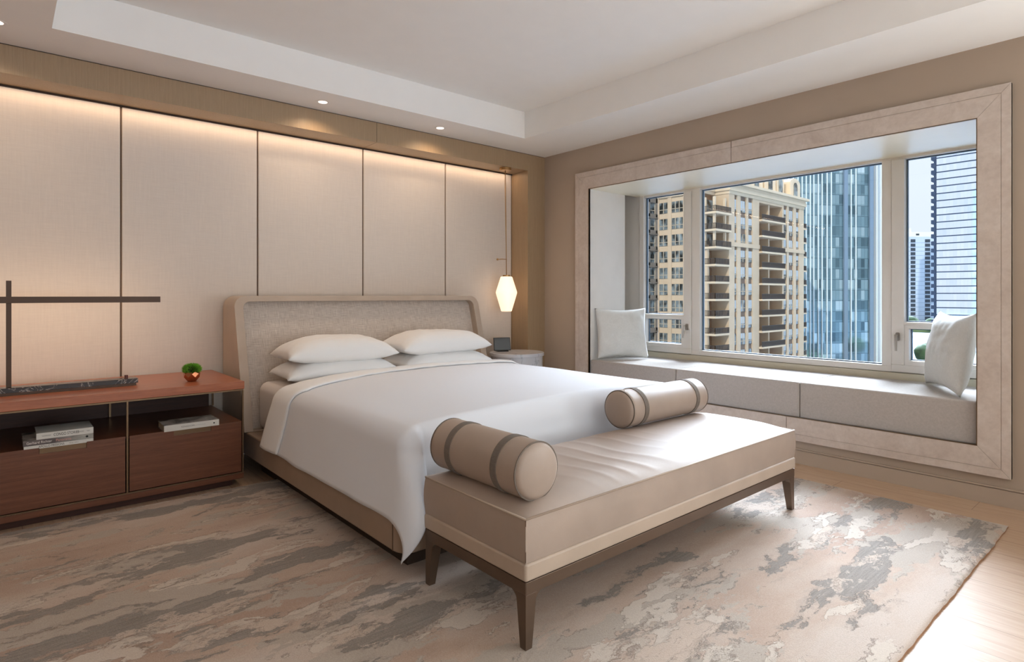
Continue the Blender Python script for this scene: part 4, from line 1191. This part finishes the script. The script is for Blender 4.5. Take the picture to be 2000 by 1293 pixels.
# the sky is much brighter high up over the side the windows face
mx = nt.nodes.new('ShaderNodeMapRange'); nt.links.new(sp.outputs[0], mx.inputs[0])
mx.inputs[1].default_value = .05; mx.inputs[2].default_value = .5; mx.inputs[3].default_value = 0.0; mx.inputs[4].default_value = 1.0
mz = nt.nodes.new('ShaderNodeMapRange'); nt.links.new(sp.outputs[2], mz.inputs[0])
mz.inputs[1].default_value = .30; mz.inputs[2].default_value = .42; mz.inputs[3].default_value = 0.0; mz.inputs[4].default_value = EAST
mm = nt.nodes.new('ShaderNodeMath'); mm.operation = 'MULTIPLY_ADD'
my = nt.nodes.new('ShaderNodeMapRange'); nt.links.new(sp.outputs[1], my.inputs[0])
my.inputs[1].default_value = -.25; my.inputs[2].default_value = .10; my.inputs[3].default_value = 0.0; my.inputs[4].default_value = 1.0
m2 = nt.nodes.new('ShaderNodeMath'); m2.operation = 'MULTIPLY'; nt.links.new(mx.outputs[0], m2.inputs[0]); nt.links.new(my.outputs[0], m2.inputs[1])
nt.links.new(m2.outputs[0], mm.inputs[0]); nt.links.new(mz.outputs[0], mm.inputs[1]); mm.inputs[2].default_value = 1.0
nt.links.new(rp.outputs[0], bg.inputs['Color']); nt.links.new(mm.outputs[0], bg.inputs['Strength'])

def light(name, ty, loc, energy, color=(1, 1, 1), rot=(0, 0, 0), **k):
    d = bpy.data.lights.new(name, ty); d.energy = energy; d.color = color
    for a, v in k.items(): setattr(d, a, v)
    o = bpy.data.objects.new(name, d); COL.objects.link(o); o.location = loc; o.rotation_euler = rot
    return o
sun = light('sun', 'SUN', (0, 0, 50), 1.9, (1, .95, .88), angle=math.radians(.6))
sun.rotation_euler = Vector((.86, .26, -.50)).to_track_quat('-Z', 'Y').to_euler()
# portals guide daylight sampling through the two windows
for nm, y, z, sy, sz, x in (('portal_window', -2.25, 1.5, 3.1, 1.7, .90),):
    p = light(nm, 'AREA', (x, y, z), 1, rot=(0, math.radians(90), 0), shape='RECTANGLE', size=sz, size_y=sy)
    p.data.cycles.is_portal = True
# added fill lamps at the two unseen windows, standing in for daylight
light('added_window_fill', 'AREA', (-.02, -6.2, 1.4), 155, (.93, .98, 1), rot=(0, math.radians(125), 0), shape='RECTANGLE', size=2.1, size_y=2.3)
light('added_window_fill', 'AREA', (-3.7, YN + .02, 1.4), 75, (.95, .99, 1), rot=(math.radians(130), 0, 0), shape='RECTANGLE', size=4.0, size_y=2.1)
WARM = (1, .70, .46); SOFT = (1, .86, .72)
# wall-washer strip above the fabric panels
light('wall_washer', 'AREA', (-3.4, .20, 2.574), 8, WARM, shape='RECTANGLE', size=6.2, size_y=.012)
# bar lamp, lit towards the wall
light('bar_lamp_light', 'AREA', (-4.45, -.240, 1.224), 3.2, (1, .72, .48), rot=(math.radians(62), 0, 0), shape='RECTANGLE', size=1.4, size_y=.02)
# pendant
light('pendant_light', 'POINT', (-.497, .06, 1.25), 6, (1, .62, .34), shadow_soft_size=.12)
# recessed downlights
for (x, y) in ((-2.60, -.21), (-1.507, -.21), (-4.52, -.34)):
    light('downlight', 'SPOT', (x, y, 2.748), 15, (1, .74, .5), spot_size=math.radians(150), spot_blend=.8, shadow_soft_size=.035)
for x in (-5.6, -3.6, -1.4):  # unseen spots added behind the camera as extra fill
    for y in (-6.0, -7.2):
        light('downlight', 'SPOT', (x, y, 2.748), 8, SOFT, spot_size=math.radians(150), spot_blend=.9, shadow_soft_size=.06)

# ------------------------------------------------------------------ camera
cam = bpy.data.cameras.new('camera'); co = bpy.data.objects.new('camera', cam); COL.objects.link(co)
co.location = (-4.497, -4.662, 1.25)
th = math.atan2(998, 1156)
co.rotation_euler = (math.radians(90), 0, -th)
cam.sensor_fit = 'HORIZONTAL'; cam.sensor_width = 36; cam.lens = 36*1156/2000
cam.shift_x = 0; cam.shift_y = (577 - 646.5)/2000
cam.clip_start = .05; cam.clip_end = 5000
scene.camera = co
vs = scene.view_settings
vs.view_transform = 'Standard'; vs.look = 'None'; vs.exposure = 0.15; vs.gamma = 1; vs.use_curve_mapping = False
scene.cycles.max_bounces = 10; scene.cycles.diffuse_bounces = 6; scene.cycles.transparent_max_bounces = 12
scene.cycles.sample_clamp_indirect = 6; scene.cycles.caustics_reflective = False; scene.cycles.caustics_refractive = False
scene.cycles.use_denoising = True
